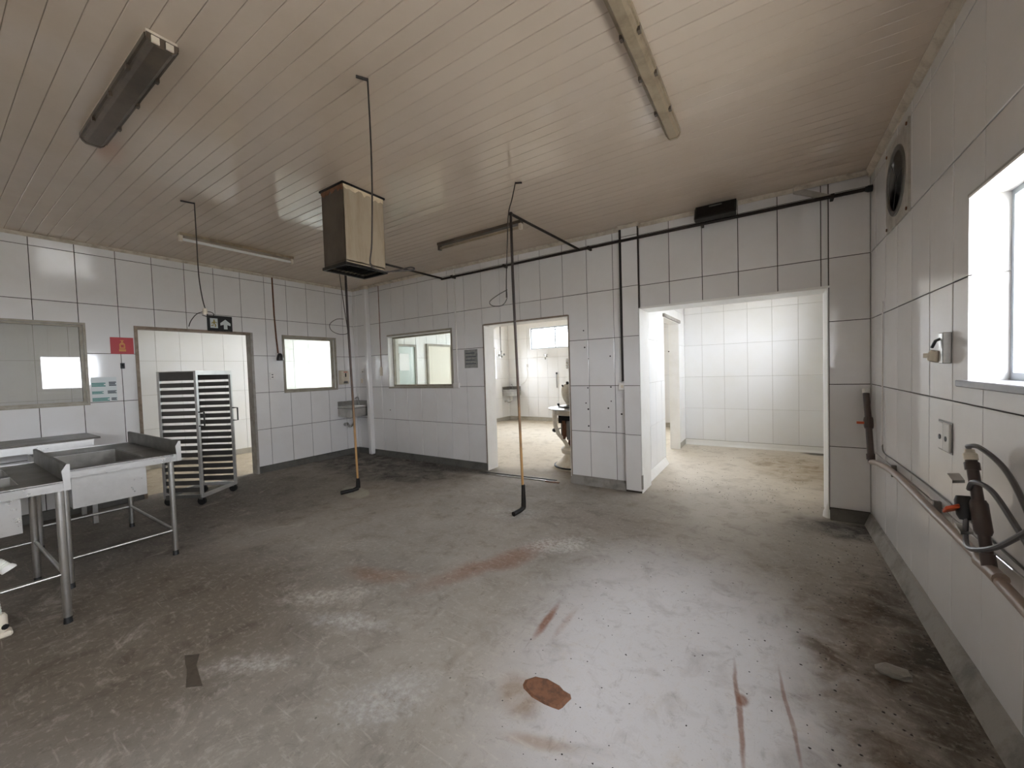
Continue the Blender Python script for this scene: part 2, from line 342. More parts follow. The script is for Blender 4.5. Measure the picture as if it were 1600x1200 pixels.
# ------------------------------------------------------------------ mesh helpers
ORIG = {}
class MB:
    def __init__(s): s.v = []; s.f = []; s.mi = []; s.m = 0
    def add(s, verts, faces):
        k = len(s.v); s.v += [Vector(a) for a in verts]
        for f in faces: s.f.append([k + i for i in f]); s.mi.append(s.m)
        return s
    def box(s, x0, y0, z0, x1, y1, z1):
        if x1 < x0: x0, x1 = x1, x0
        if y1 < y0: y0, y1 = y1, y0
        if z1 < z0: z0, z1 = z1, z0
        return s.add([(x0, y0, z0), (x1, y0, z0), (x1, y1, z0), (x0, y1, z0), (x0, y0, z1), (x1, y0, z1), (x1, y1, z1), (x0, y1, z1)],
                     [(0, 3, 2, 1), (4, 5, 6, 7), (0, 1, 5, 4), (1, 2, 6, 5), (2, 3, 7, 6), (3, 0, 4, 7)])
    def obox(s, c, ax, ay, az):      # centre and three half-vectors
        c, ax, ay, az = map(Vector, (c, ax, ay, az))
        if ax.cross(ay).dot(az) < 0: az = -az
        vs = [c + i * ax + j * ay + k * az for k in (-1, 1) for j, i in ((-1, -1), (-1, 1), (1, 1), (1, -1))]
        return s.add(vs, [(0, 3, 2, 1), (4, 5, 6, 7), (0, 1, 5, 4), (1, 2, 6, 5), (2, 3, 7, 6), (3, 0, 4, 7)])
    def tube(s, pts, r, n=8, cap=True):
        pts = [Vector(p) for p in pts]; N = len(pts)
        rs = r if isinstance(r, (list, tuple)) else [r] * N
        prev = None; rings = []
        for i, p in enumerate(pts):
            t = (pts[min(i + 1, N - 1)] - pts[max(i - 1, 0)]).normalized()
            if prev is None:
                a = Vector((0, 0, 1)) if abs(t.z) < .9 else Vector((1, 0, 0))
                u = t.cross(a).normalized()
            else:
                u = (prev - t * prev.dot(t)).normalized()
            prev = u; w = t.cross(u)
            rings.append([p + rs[i] * (math.cos(2 * PI * k / n) * u + math.sin(2 * PI * k / n) * w) for k in range(n)])
        vs = [v for rg in rings for v in rg]; fs = []
        for i in range(N - 1):
            for k in range(n):
                a, b = i * n + k, i * n + (k + 1) % n
                fs.append((a, b, b + n, a + n))
        if cap: fs.append(tuple(range(n - 1, -1, -1))); fs.append(tuple((N - 1) * n + k for k in range(n)))
        return s.add(vs, fs)
    def cyl(s, a, b, r, n=12): return s.tube([a, b], r, n)
    def lathe(s, prof, c=(0, 0, 0), n=24, axis=(0, 0, 1)):
        q = Vector((0, 0, 1)).rotation_difference(Vector(axis).normalized()); c = Vector(c)
        vs = []; fs = []
        for r, z in prof:
            for k in range(n):
                vs.append(c + q @ Vector((r * math.cos(2 * PI * k / n), r * math.sin(2 * PI * k / n), z)))
        for i in range(len(prof) - 1):
            for k in range(n):
                a, b = i * n + k, i * n + (k + 1) % n
                fs.append((a, b, b + n, a + n))
        if prof[0][0] > 1e-5: fs.append(tuple(range(n - 1, -1, -1)))
        if prof[-1][0] > 1e-5: fs.append(tuple((len(prof) - 1) * n + k for k in range(n)))
        return s.add(vs, fs)
    def prism(s, poly, d):           # polygon (3-D points) pushed along d
        d = Vector(d); n = len(poly); P = [Vector(p) for p in poly]
        nrm = Vector((0, 0, 0))
        for i in range(n): nrm += P[i].cross(P[(i + 1) % n])
        if nrm.dot(d) > 0: P = P[::-1]
        return s.add(P + [p + d for p in P], [tuple(range(n)), tuple(range(2 * n - 1, n - 1, -1))] +
                     [((i + 1) % n, i, n + i, n + (i + 1) % n) for i in range(n)])
    def build(s, name, m, parent=None, smooth=False, origin=None, bevel=0.0):
        mats = m if isinstance(m, (list, tuple)) else [m]
        if parent is not None and parent in ORIG: o0 = ORIG[parent]
        elif origin is not None: o0 = Vector(origin)
        elif parent is None:
            lo = [min(v[i] for v in s.v) for i in range(3)]; hi = [max(v[i] for v in s.v) for i in range(3)]
            o0 = Vector(((lo[0] + hi[0]) / 2, (lo[1] + hi[1]) / 2, lo[2]))
        else: o0 = Vector((0, 0, 0))
        me = bpy.data.meshes.new(name)
        me.from_pydata([tuple(v - o0) for v in s.v], [], s.f)
        for x in mats: me.materials.append(x)
        me.polygons.foreach_set('material_index', s.mi)
        bm = bmesh.new(); bm.from_mesh(me)
        bmesh.ops.recalc_face_normals(bm, faces=bm.faces)
        if bevel > 0:
            bmesh.ops.bevel(bm, geom=[e for e in bm.edges if e.calc_face_angle(0) > .5], offset=bevel, segments=1, affect='EDGES', clamp_overlap=True)
        bm.to_mesh(me); bm.free()
        if smooth:
            me.polygons.foreach_set('use_smooth', [True] * len(me.polygons))
            me.set_sharp_from_angle(angle=math.radians(40))
        o = bpy.data.objects.new(name, me); COL.objects.link(o)
        if parent is None: o.location = o0
        else: o.parent = parent
        ORIG[o] = o0
        return o
def tag(o, label, cat, group=None, kind=None):
    o['label'] = label; o['category'] = cat
    if group: o['group'] = group
    if kind: o['kind'] = kind
    return o
def thing(name, label, cat, loc, group=None):
    o = bpy.data.objects.new(name, None); COL.objects.link(o); o.location = loc; o.empty_display_size = .1
    ORIG[o] = Vector(loc)
    return tag(o, label, cat, group)
def struct(o): o['kind'] = 'structure'; return o
def arc(c, r, a0, a1, n, ax=(1, 0, 0), ay=(0, 0, 1)):
    c, ax, ay = Vector(c), Vector(ax), Vector(ay)
    return [c + r * math.cos(a0 + (a1 - a0) * i / n) * ax + r * math.sin(a0 + (a1 - a0) * i / n) * ay for i in range(n + 1)]
def spline(pts, n=6):
    P = [Vector(p) for p in pts]; out = []
    for i in range(len(P) - 1):
        a, b, c, d = P[max(i - 1, 0)], P[i], P[i + 1], P[min(i + 2, len(P) - 1)]
        for k in range(n):
            t = k / n
            out.append(.5 * ((2 * b) + (c - a) * t + (2 * a - 5 * b + 4 * c - d) * t * t + (3 * b - a - 3 * c + d) * t ** 3))
    return out + [P[-1]]
def copy_thing(root, loc, rotz=None):
    c = root.copy(); COL.objects.link(c); c.location = loc
    if rotz is not None: c.rotation_euler = (0, 0, rotz)
    for ch in list(root.children):
        d = ch.copy(); COL.objects.link(d); d.parent = c
        for g in list(ch.children):
            e = g.copy(); COL.objects.link(e); e.parent = d
    return c

# ------------------------------------------------------------------ tiled walls
TT = 0.008                       # tile thickness, proud of the wall
TILE_MESH = {}
def tile_mesh(rects, w, h, m, axes):
    """rects in tile-local (u, v) around the tile centre; rim bevelled"""
    key = (tuple((round(a, 3), round(b, 3), round(c, 3), round(d, 3)) for a, b, c, d in rects), m.name, axes)
    if key in TILE_MESH: return TILE_MESH[key]
    U, N = Vector(axes[0]), Vector(axes[1]); Z = Vector((0, 0, 1))
    b = MB(); e = .0025
    for (a0, b0, a1, b1) in rects:
        i0 = a0 + (e if abs(a0 + w / 2) < .01 else 0); i1 = a1 - (e if abs(a1 - w / 2) < .01 else 0)
        j0 = b0 + (e if abs(b0 + h / 2) < .01 else 0); j1 = b1 - (e if abs(b1 - h / 2) < .01 else 0)
        lo = [(a0, b0), (a1, b0), (a1, b1), (a0, b1)]; hi = [(i0, j0), (i1, j0), (i1, j1), (i0, j1)]
        vs = [U * p + Z * q - N * TT for p, q in lo] + [U * p + Z * q - N * .0016 for p, q in lo] + [U * p + Z * q for p, q in hi]
        fs = []
        for k in range(4):
            fs += [(k, (k + 1) % 4, 4 + (k + 1) % 4, 4 + k), (4 + k, 4 + (k + 1) % 4, 8 + (k + 1) % 4, 8 + k)]
        fs.append((8, 9, 10, 11))
        b.add(vs, fs)
    me = bpy.data.meshes.new('tile')
    me.from_pydata([tuple(v) for v in b.v], [], b.f)
    bm = bmesh.new(); bm.from_mesh(me)
    bmesh.ops.remove_doubles(bm, verts=bm.verts, dist=1e-5)
    bmesh.ops.recalc_face_normals(bm, faces=bm.faces); bm.to_mesh(me); bm.free()
    me.materials.append(m)
    TILE_MESH[key] = me
    return me
def cells(u0, u1, v0, v1, holes):
    us = sorted({u0, u1, *[min(max(h[i], u0), u1) for h in holes for i in (0, 2)]})
    vs = sorted({v0, v1, *[min(max(h[i], v0), v1) for h in holes for i in (1, 3)]})
    out = []
    for j in range(len(vs) - 1):
        run = None
        for i in range(len(us) - 1):
            cu, cv = (us[i] + us[i + 1]) / 2, (vs[j] + vs[j + 1]) / 2
            solid = not any(h[0] < cu < h[2] and h[1] < cv < h[3] for h in holes)
            if solid and run: run[2] = us[i + 1]
            elif solid: run = [us[i], vs[j], us[i + 1], vs[j + 1]]; out.append(run)
            else: run = None
    return [tuple(r) for r in out if r[2] - r[0] > 1e-4 and r[3] - r[1] > 1e-4]
def wall(name, axis, pos, sign, u0, u1, v1, thick, holes=(), cols=0.0, pitch=TP, tile=TILE, grout=GROUT, seen=None, gap=.0065, rows=(Z0, RH), tilt=.0022, vbase=None, v0=0.0):
    """axis 'x': plane x=pos, u runs along y; axis 'y': plane y=pos, u runs along x. sign = side of the room."""
    if axis == 'x': P = lambda u, v, d: Vector((pos + sign * d, u, v)); U, N = (0, 1, 0), (sign, 0, 0)
    else: P = lambda u, v, d: Vector((u, pos + sign * d, v)); U, N = (1, 0, 0), (0, sign, 0)
    slab = MB()
    for (a, b, c, d) in cells(u0 - .011, u1 + .011, v0, v1, holes):
        p, q = P(a, b, -thick), P(c, d, -TT - .002); slab.box(*p, *q)
    w = struct(slab.build(name, PLASTER, origin=(0, 0, 0)))
    gr = MB()
    for (a, b, c, d) in cells(u0, u1, v0, v1, holes):
        p, q = P(a, b, -TT - .002), P(c, d, -TT); gr.box(*p, *q)
    gr.build('grout', grout, w)
    seen = seen or (u0, u1)
    vb = rows[0] if vbase is None else vbase
    far = MB()
    k0 = math.floor((u0 - cols) / pitch); k1 = math.ceil((u1 - cols) / pitch)
    j = 0
    vv = rows[0]
    while vv > vb + 1e-3: vv -= rows[1]
    while vv < v1 - .005:
        for k in range(k0, k1):
            a0, a1 = max(cols + k * pitch, u0) + gap / 2, min(cols + (k + 1) * pitch, u1) - gap / 2
            b0, b1 = max(vv, vb) + gap / 2, min(vv + rows[1], v1) - gap / 2
            if a1 - a0 < .015 or b1 - b0 < .015: continue
            cs = cells(a0, a1, b0, b1, holes)
            if not cs: continue
            cu, cv = (a0 + a1) / 2, (b0 + b1) / 2
            if cu < seen[0] - .2 or cu > seen[1] + .2:
                for (a, b, c, d) in cs: p, q = P(a, b, -TT), P(c, d, 0); far.box(*p, *q)
                continue
            me = tile_mesh([(a - cu, b - cv, c - cu, d - cv) for a, b, c, d in cs], a1 - a0, b1 - b0, tile, (U, N))
            o = bpy.data.objects.new('tile', me); COL.objects.link(o); o.parent = w
            o.location = P(cu, cv, random.uniform(-.0006, .0003))
            t = tilt
            if axis == 'x': o.rotation_euler = (0, random.gauss(0, t), random.gauss(0, t))
            else: o.rotation_euler = (random.gauss(0, t), 0, random.gauss(0, t))
        vv += rows[1]
    if far.v: far.build('tile_field', tile, w)['kind'] = 'stuff'
    return w, P
def jamb(w, P, hole, depth, m=REVEAL, sides='LRT', t=.008, proud=.004, split=None):
    a, b, c, d = hole
    for s in sides:
        q = MB()
        if split and s in 'LR':
            for b0, b1 in ((b, split - .003), (split + .003, d)):
                u0_, u1_ = (a, a + t) if s == 'L' else (c - t, c)
                MB().box(*P(u0_, b0, -depth), *P(u1_, b1, proud)).build('reveal_tile', TILE, w)
            continue
        if s == 'L': x, y = P(a, b, -depth), P(a + t, d, proud)
        if s == 'R': x, y = P(c - t, b, -depth), P(c, d, proud)
        if s == 'T': x, y = P(a + t, d - t, -depth), P(c - t, d, proud)
        if s == 'B': x, y = P(a + t, b, -depth), P(c - t, b + t, proud)
        q.box(*x, *y); q.build('jamb_lining', m, w)

DOOR1 = (1.62, 0, 2.965, 2.245)
WIN1 = (-.62, 1.305, 1.135, 2.25)
WIN3 = (3.475, 1.31, 4.40, 2.235)
WIN2 = (-5.90, 1.31, -4.335, 2.235)
DOOR2 = (-3.665, 0, -2.25, 2.24)
OPEN = (-1.30, 0, .487, 2.235)
WINR = (1.67, 1.42, 2.71, 2.27)
WINR2 = (-.15, 1.42, .92, 2.27)  # unseen window kept for fill, set outside the left pane's reflection
WINR_FILL = (-2.8, 1.3, -1.0, 2.4)  # unseen window added behind the camera for fill light
SKIRT = .1
wl, PL = wall('wall_left', 'x', XL, 1, YF, YB, ZC + .02, .147, [DOOR1, WIN1, WIN3], cols=.76, pitch=.3487, seen=(-.5, 5))
wb, PB = wall('wall_back', 'y', YB, -1, XL, -1.50, ZC + .02, YB2 - YB, [WIN2, DOOR2], cols=-1.97)
wb2, PB2 = wall('wall_back', 'y', YB, -1, -1.30, .475, ZC + .02, YB2 - YB, [OPEN], cols=-.96)
wall('wall_back', 'y', YB, -1, .476, XR, ZC + .02, YB2 - YB, [], cols=.4775)
wr, PR = wall('wall_right', 'x', XR, -1, YF, YB, ZC + .02, .17, [WINR, WINR2, WINR_FILL, (3.70, 2.59, 4.12, 3.01)], cols=3.59, seen=(1.6, 5))
wf, PF = wall('wall_front', 'y', YF, 1, XL, XR, ZC + .02, .15, [], cols=0, seen=(50, 51))
# pilaster left of the wide opening
pil = MB().box(-1.495, YB - .052, 0, -1.302, YB2, ZC + .02)
pil = struct(pil.build('trim_1', GROUT, origin=(0, 0, 0)))
for r in range(0, 6):
    z0, z1 = (.02 if r == 0 else Z0 + r * RH), min(ZC - .03, Z0 + (r + 1) * RH)
    MB().box(-1.493, YB - .060, z0 + .003, -1.304, YB - .052, z1 - .003).build('tile', TILE, pil, bevel=.002)
MB().box(-1.302, YB - .056, 0, -1.294, YB2 + .1, 2.232).build('jamb_lining', REVEAL, pil)
# chipped plaster at its foot
MB().box(-1.306, YB - .064, .05, -1.29, YB - .03, .22).build('broken_edge', CONC, pil)
jamb(wb, PB, DOOR2, YB2 - YB, sides='LRT')
jamb(wb2, PB2, (-1.30, 0, .474, 2.235), YB2 - YB + .12, sides='RT')
# thick right pier of the wide opening and its rounded foot
struct(MB().box(.475, YB2, 0, XR, YB2 + .13, ZC).build('trim_2', REVEAL))
struct(MB().lathe([(.06, 0), (.055, .05), (.035, .11), (.012, .17), (.002, .2)], (.487, YB + .05, 0), 16).build('trim_3', REVEAL, smooth=True))

# floors
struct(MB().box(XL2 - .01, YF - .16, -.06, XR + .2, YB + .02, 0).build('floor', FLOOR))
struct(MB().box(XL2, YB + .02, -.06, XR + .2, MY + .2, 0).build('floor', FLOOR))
struct(MB().box(CX - .15, YF - .2, -.06, XL2 - .01, 6.4, -.002).build('floor', FLOOR_C))
struct(MB().box(-40, -40, -.12, 40, 45, -.07).build('ground', YARD))
# skirting: bare concrete under the first row of tiles
def skirt(name, poly, d, m): struct(MB().prism(poly, d).build(name, m))
skirt('baseboard_left', [(XL - .008, YF, 0), (XL + .012, YF, 0), (XL + .004, YF, .1), (XL - .008, YF, .105)], (0, 1.60 - YF, 0), CONC_D)
skirt('baseboard_left', [(XL - .008, 2.97, 0), (XL + .012, 2.97, 0), (XL + .004, 2.97, .1), (XL - .008, 2.97, .105)], (0, YB - 2.97, 0), CONC_D)
skirt('baseboard_back', [(XL, YB + .008, 0), (XL, YB - .02, 0), (XL, YB - .004, .1), (XL, YB + .008, .105)], (-3.665 - XL, 0, 0), CONC_D)
skirt('baseboard_back', [(-2.25, YB + .01, 0), (-2.25, YB - .05, 0), (-2.25, YB - .02, .085), (-2.25, YB + .01, .11)], (.76, 0, 0), CONC)
skirt('baseboard_back', [(.48, YB + .01, 0), (.48, YB - .05, 0), (.48, YB - .02, .07), (.48, YB + .01, .105)], (XR - .48, 0, 0), CONC_D)
skirt('baseboard_right', [(XR + .008, YF, 0), (XR - .055, YF, 0), (XR - .012, YF, .09), (XR + .008, YF, .105)], (0, YB - YF, 0), CONC)

# ceiling: long PVC boards across the room
ce = struct(MB().box(XL - .1, YF - .1, ZC + .012, XR + .1, YB + .05, ZC + .06).build('ceiling', CEIL_TOP, origin=(0, 0, 0)))
bw = .1
prof = [(-.0492, .012), (-.0492, .0025), (-.0466, 0), (.0466, 0), (.0492, .0025), (.0492, .012)]
bme = bpy.data.meshes.new('board')
vs = [(x, p, q) for x in (XL, XR) for p, q in prof]
bme.from_pydata(vs, [], [(i, (i + 1) % 6, 6 + (i + 1) % 6, 6 + i) for i in range(6)] + [tuple(range(5, -1, -1)), tuple(range(6, 12))])
bm = bmesh.new(); bm.from_mesh(bme); bmesh.ops.recalc_face_normals(bm, faces=bm.faces); bm.to_mesh(bme); bm.free()
bme.materials.append(PVC)
y = -1.95
while y < YB:
    o = bpy.data.objects.new('board', bme); COL.objects.link(o); o.parent = ce
    o.location = (0, y, ZC + random.uniform(-.0008, .0008)); o.rotation_euler = (random.gauss(0, .006), 0, 0)
    y += bw
MB().box(XL, YF, ZC, XR, -2.0, ZC + .012).build('board_field', PVC, ce)['kind'] = 'stuff'
# cornice strips
def cornice(a, b, nrm, w=.035, h=.035):
    a, b, nrm = Vector(a), Vector(b), Vector(nrm)
    z = Vector((0, 0, 1))
    return struct(MB().prism([a, a + nrm * w, a + nrm * w - z * .012, a + nrm * .012 - z * h, a - z * h], b - a).build('trim_4', PVCTRIM))
cornice((XL, YF, ZC), (XL, YB, ZC), (1, 0, 0))
cornice((XR, YF, ZC), (XR, YB, ZC), (-1, 0, 0), .04, .05)
cornice((XL, YB, ZC), (-1.495, YB, ZC), (0, -1, 0), .045, .04)
cornice((-1.52, YB - .06, ZC), (-1.28, YB - .06, ZC), (0, -1, 0), .045, .035)
cornice((-1.302, YB, ZC), (.21, YB, ZC), (0, -1, 0), .035, .04)
cornice((.21, YB - .03, ZC), (XR, YB - .03, ZC), (0, -1, 0), .045, .04)

# ------------------------------------------------------------------ rooms beyond
DRL = (6.45, 0, 7.65, 2.3)
DG = (5.80, 0, 6.38, 2.16); DP = (6.82, 0, 7.62, 2.2); WML = (8.95, 1.31, 9.66, 2.24)
wall('wall_left', 'x', XL, 1, YB2, MY, ZC, .147, [WML], cols=5.08, tile=TILE_B, grout=GROUT_B, gap=.004)
WMF1 = (-6.1, 2.17, -4.3, 2.81); WMF_FILL = (-4.0, 1.5, -2.3, 2.85)  # second one added out of view to light the middle room
wall('wall_far', 'y', MY, -1, XL, -1.55, ZC, .15, [WMF1, WMF_FILL], cols=XL, tile=TILE_B, grout=GROUT_B, seen=(XL, -4.2), gap=.004)
wp, PP = wall('wall_partition', 'x', RX, 1, YB2 - .001, RY, ZC, .17, [DRL], cols=5.2, tile=TILE_B, grout=GROUT_B, gap=.004)
jamb(wp, PP, DRL, .17, m=REVEAL, sides='LRT')
struct(MB().box(-1.55, RY, 0, -1.38, MY, ZC).build('wall_partition', PLASTER))
wall('wall_far', 'y', RY, -1, RX, XR, ZC, .15, [], cols=-1.07, pitch=.37, tile=TILE_B, grout=GROUT_B, gap=.0035)
WRR = (5.85, 1.82, 7.3, 2.66)
wall('wall_right', 'x', XR, -1, YB2 + .13, RY, ZC, .17, [WRR], cols=5.2, tile=TILE_B, grout=GROUT_B, seen=(50, 51), gap=.004)
struct(MB().box(XL, YB2, ZC, XR + .1, MY + .1, ZC + .06).build('ceiling', PVCTRIM))
# corridor beyond the left wall
wall('wall_corridor', 'x', CX, 1, YF, 6.2, 3.0, .15, [], cols=.3, tile=TILE_B, grout=GROUT_B, seen=(-.6, 6.2), gap=.004)
WCE = (-8.95, 1.25, -7.25, 2.55)
wall('wall_corridor', 'y', 6.2, -1, CX, XL2, 3.0, .15, [WCE], cols=CX, tile=TILE_B, grout=GROUT_B, seen=(50, 51))
struct(MB().box(CX - .1, YF - .15, 0, XL2, YF, 3.0).build('wall_corridor', PLASTER))
struct(MB().box(CX - .15, YF - .15, 3.0, XL2, 6.35, 3.08).build('ceiling', PLASTER))
struct(MB().box(XL2 - .02, YB, 0, XL2, 6.2, 3.0).build('wall_corridor', PLASTER))
skirt('baseboard_far', [(RX, RY + .008, 0), (RX, RY - .03, 0), (RX, RY - .004, .035), (RX, RY + .008, .1)], (XR - RX, 0, 0), PLASTER)
skirt('baseboard_far', [(XL, MY + .008, 0), (XL, MY - .02, 0), (XL, MY - .005, .09), (XL, MY + .008, .1)], (5.3, 0, 0), CONC_P)
skirt('baseboard_partition', [(RX - .008, YB2, 0), (RX + .05, YB2, 0), (RX + .012, YB2, .07), (RX - .008, YB2, .1)], (0, 6.45 - YB2, 0), REVEAL)

# ------------------------------------------------------------------ windows and door frames
WN = [0]
def window(P, hole, depth, fr, bar, m, pane, mull=(), fdepth=.05, n=None, trans=()):
    """frame set into a hole; depth = distance of the frame's face behind the wall face"""
    WN[0] += 1
    a, b, c, d = hole
    f = MB()
    for (u0_, v0_, u1_, v1_) in ((a, b, a + bar, d), (c - bar, b, c, d), (a + bar, d - bar, c - bar, d), (a + bar, b, c - bar, b + bar)):
        p, q = P(u0_, v0_, -depth - fdepth), P(u1_, v1_, -depth); f.box(*p, *q)
    for x in mull: p, q = P(x - .02, b + bar, -depth - fdepth), P(x + .02, d - bar, -depth - .005); f.box(*p, *q)
    for z in trans: p, q = P(a + bar, z - .012, -depth - fdepth), P(c - bar, z + .012, -depth - .008); f.box(*p, *q)
    w = struct(f.build('window_%d' % WN[0], m, origin=(0, 0, 0)))
    p, q = P(a + bar * .6, b + bar * .6, -depth - fdepth * .6), P(c - bar * .6, d - bar * .6, -depth - fdepth * .6 + .004)
    g = MB().box(*p, *q); g.build('pane', pane, w)
    return w
def facing(w, P, hole, bar, m, t=.014, sides='LRTB', top=None):
    a, b, c, d = hole; tp = top or bar
    f = MB()
    R = {'L': (a - bar, b - bar, a, d + tp), 'R': (c, b - bar, c + bar, d + tp), 'T': (a, d, c, d + tp), 'B': (a, b - bar, c, b)}
    for s in sides: p, q = P(R[s][0], R[s][1], -.006), P(R[s][2], R[s][3], t); f.box(*p, *q)
    return f.build('facing', m, w)
w = window(PL, WIN1, .03, .04, .022, FRAME, GLASS_M); facing(w, PL, WIN1, .024, FRAME)
w = window(PB, WIN2, .10, .04, .035, FRAME, GLASS_IN); facing(w, PB, WIN2, .028, FRAME, sides='RTB'); jamb(w, PB, WIN2, .10, REVEAL, 'LRT', t=.012)
w = window(PL, WIN3, .04, .04, .03, FRAME, GLASS_IN); facing(w, PL, WIN3, .03, FRAME)
w = window(PR, WINR, .125, .04, .035, ALUWIN, GLASS, fdepth=.04); jamb(w, PR, WINR, .165, REVEAL, 'LRT', t=.01, split=1.9076)
p, q = PR(WINR[0] - .06, WINR[1] - .03, -.16), PR(WINR[2] + .05, WINR[1] + .002, .03)
MB().box(*p, *q).build('window_sill', STONE, w, bevel=.004)
p, q = PR(WINR[0], WINR[3], -.004), PR(WINR[2] + .01, WINR[3] + .012, .003); MB().box(*p, *q).build('lintel_edge', GREYFRAME, w)
PMF = lambda u, v, d: Vector((u, MY - d, v))
window(PMF, WMF1, .06, .04, .035, ALUWIN, GLASS, mull=(-5.28,), trans=(2.72,)); window(PMF, WMF_FILL, .06, .04, .035, ALUWIN, GLASS, mull=(-3.0,))
window(PL, WML, .05, .04, .03, FRAME, GLASS)
window(PP if False else (lambda u, v, d: Vector((XR - d, u, v))), WRR, .1, .04, .04, ALUWIN, GLASS, mull=(6.5,))
window(lambda u, v, d: Vector((u, 6.2 - d, v)), WCE, .05, .04, .04, ALUWIN, GLASS, mull=(-8.1,))
w = window(PR, WINR_FILL, .125, .04, .035, ALUWIN, GLASS, mull=(-1.9,), fdepth=.04); jamb(w, PR, WINR_FILL, .165, REVEAL, 'LRTB', t=.01)
w = window(PR, WINR2, .125, .04, .035, ALUWIN, GLASS, mull=(.38,), fdepth=.04); jamb(w, PR, WINR2, .165, REVEAL, 'LRT', t=.01)

def door_frame(name, P, hole, m, wt, t=.012, depth=.15, right=None):
    a, b, c, d = hole
    f = MB()
    for (x0_, z0_, x1_, z1_) in ((a - wt, 0, a + .006, d + wt), (a + .006, d - .004, c, d + wt)):
        p, q = P(x0_, z0_, -depth), P(x1_, z1_, t); f.box(*p, *q)
    o = struct(f.build(name, m, origin=(0, 0, 0)))
    g = MB(); p, q = P(c - .006, 0, -depth), P(c + wt, d + wt, t); g.box(*p, *q)
    g.build('door_jamb', right or m, o)
    return o
door_frame('door_1', PL, DOOR1, RUSTFRAME, .028, right=GREYFRAME)
a, b = DOOR2[0], DOOR2[2]
d2 = MB()
for r_ in ((a - .016, .1, a, 2.256), (b, .1, b + .016, 2.256), (a, 2.24, b, 2.262)):
    p, q = PB(r_[0], r_[1], -.004), PB(r_[2], r_[3], .006); d2.box(*p, *q)
struct(d2.build('door_2', RUSTFRAME, origin=(0, 0, 0)))
# edge strip under the lintel of the wide opening
p, q = PB2(OPEN[0], 2.232, -.004), PB2(OPEN[2], 2.25, .008); struct(MB().box(*p, *q).build('trim_5', REVEAL))
# door in the partition: grey head, and two doors on the left wall of the middle room
d3 = MB().box(RX - .19, 6.40, 2.3, RX + .03, 7.70, 2.35)
struct(d3.build('door_3', GREYFRAME))
def leaf_door(name, hole, mleaf, mframe, bars):
    a, b, c, d = hole
    f = MB()
    for r_ in ((a - .05, 0, a, d + .05), (c, 0, c + .05, d + .05), (a, d, c, d + .05)):
        p, q = PL(r_[0], r_[1], 0), PL(r_[2], r_[3], .05); f.box(*p, *q)
    o = struct(f.build(name, mframe, origin=(0, 0, 0)))
    p, q = PL(a, 0, .0), PL(c, d, .025); MB().box(*p, *q).build('door_leaf', mleaf, o)
    for z in bars: p, q = PL(a, z, .024), PL(c, z + .02, .034); MB().box(*p, *q).build('rail', mframe, o)
leaf_door('door_4', DG, FROST, GREYFRAME, (1.0,)); leaf_door('door_5', DP, PANEL, FRAME, ())
o5 = MB().box(XL, 5.92, 1.62, XL + .04, 6.2, 2.0); struct(o5.build('pane_bright_patch', TILE_B))  # white block added as the bright square seen in the frosted pane

# holes and plugs left in the tiles by old fixings
for (u, z) in ((-2.03, 2.03), (-2.02, 1.81), (-1.97, 1.66), (-1.68, 1.68), (-1.99, 1.28), (-1.68, 1.29), (-1.68, 1.11), (-1.72, 1.02), (-1.55, .95),
               (-1.99, 1.0), (-1.72, .78), (-1.99, .78), (-2.02, 1.08), (-5.9, .88), (-.98, 1.7)):
    p = PB(u, z, -.001)
    MB().cyl(p, p + Vector((0, -.004, 0)), random.uniform(.007, .013), 8).build('fixing_hole', DARKPIPE, wb)

# ------------------------------------------------------------------ light fittings on the ceiling
def long_fixture(label, c, along, length, width, m_body, end_m, group, depth=.066, open_end=0):
    t = thing('fluorescent_fixture', label, 'light fixture', (c[0], c[1], ZC), group)
    A = Vector(along); B = Vector((-A.y, A.x, 0)); Zv = Vector((0, 0, 1)); C0 = Vector((c[0], c[1], ZC))
    def sec(k, w0, z0, w1, z1):
        pass
    h = length / 2
    base = MB().obox(C0 - Zv * .010, A * h, B * width * .52, Zv * .010); base.build('base', PVCTRIM, t)
    poly = [(-.5, .018), (-.5, .035), (-.42, depth * .8), (-.28, depth), (.28, depth), (.42, depth * .8), (.5, .035), (.5, .018)]
    pts = [C0 - A * (h * .985) + B * width * p - Zv * q for p, q in poly]
    MB().prism(pts, A * (h * 1.97)).build('cover', m_body, t)
    for s in (-1, 1):
        rim = [C0 + A * s * (h * .985) + B * width * p * 1.06 - Zv * (q * 1.07) for p, q in poly]
        MB().prism(rim, A * s * .02).build('end_cap', end_m, t)
    for s in (-1, 1):
        e = MB().obox(C0 + B * s * width * .515 - Zv * .03, A * h * .99, B * .005, Zv * .012); e.build('rim', m_body, t)
    for k in (-.55, -.05, .5):
        for s in (-1, 1):
            MB().obox(C0 + A * k * h + B * s * width * .50 - Zv * .045, A * .014, B * .008, Zv * .018).build('clip', LAMPBODY_D, t)
    return t
f1 = long_fixture('sooty brown fluorescent ceiling fixture with stained cover at upper left', (-3.175, .745), (-1, 0, 0), 1.37, .118, LAMPBODY_D, LAMPBODY_D, 'enclosed ceiling fixtures')
for yy in (.70, .755): MB().box(-2.492, yy, ZC - .062, -2.472, yy + .03, ZC - .03).build('lamp_holder', CREAM, f1)
f2 = long_fixture('dusty tan fluorescent ceiling fixture above the wide opening side of the room', (-.565, 2.40), (0, 1, 0), 1.36, .088, LAMPBODY, LAMPBODY, 'enclosed ceiling fixtures')
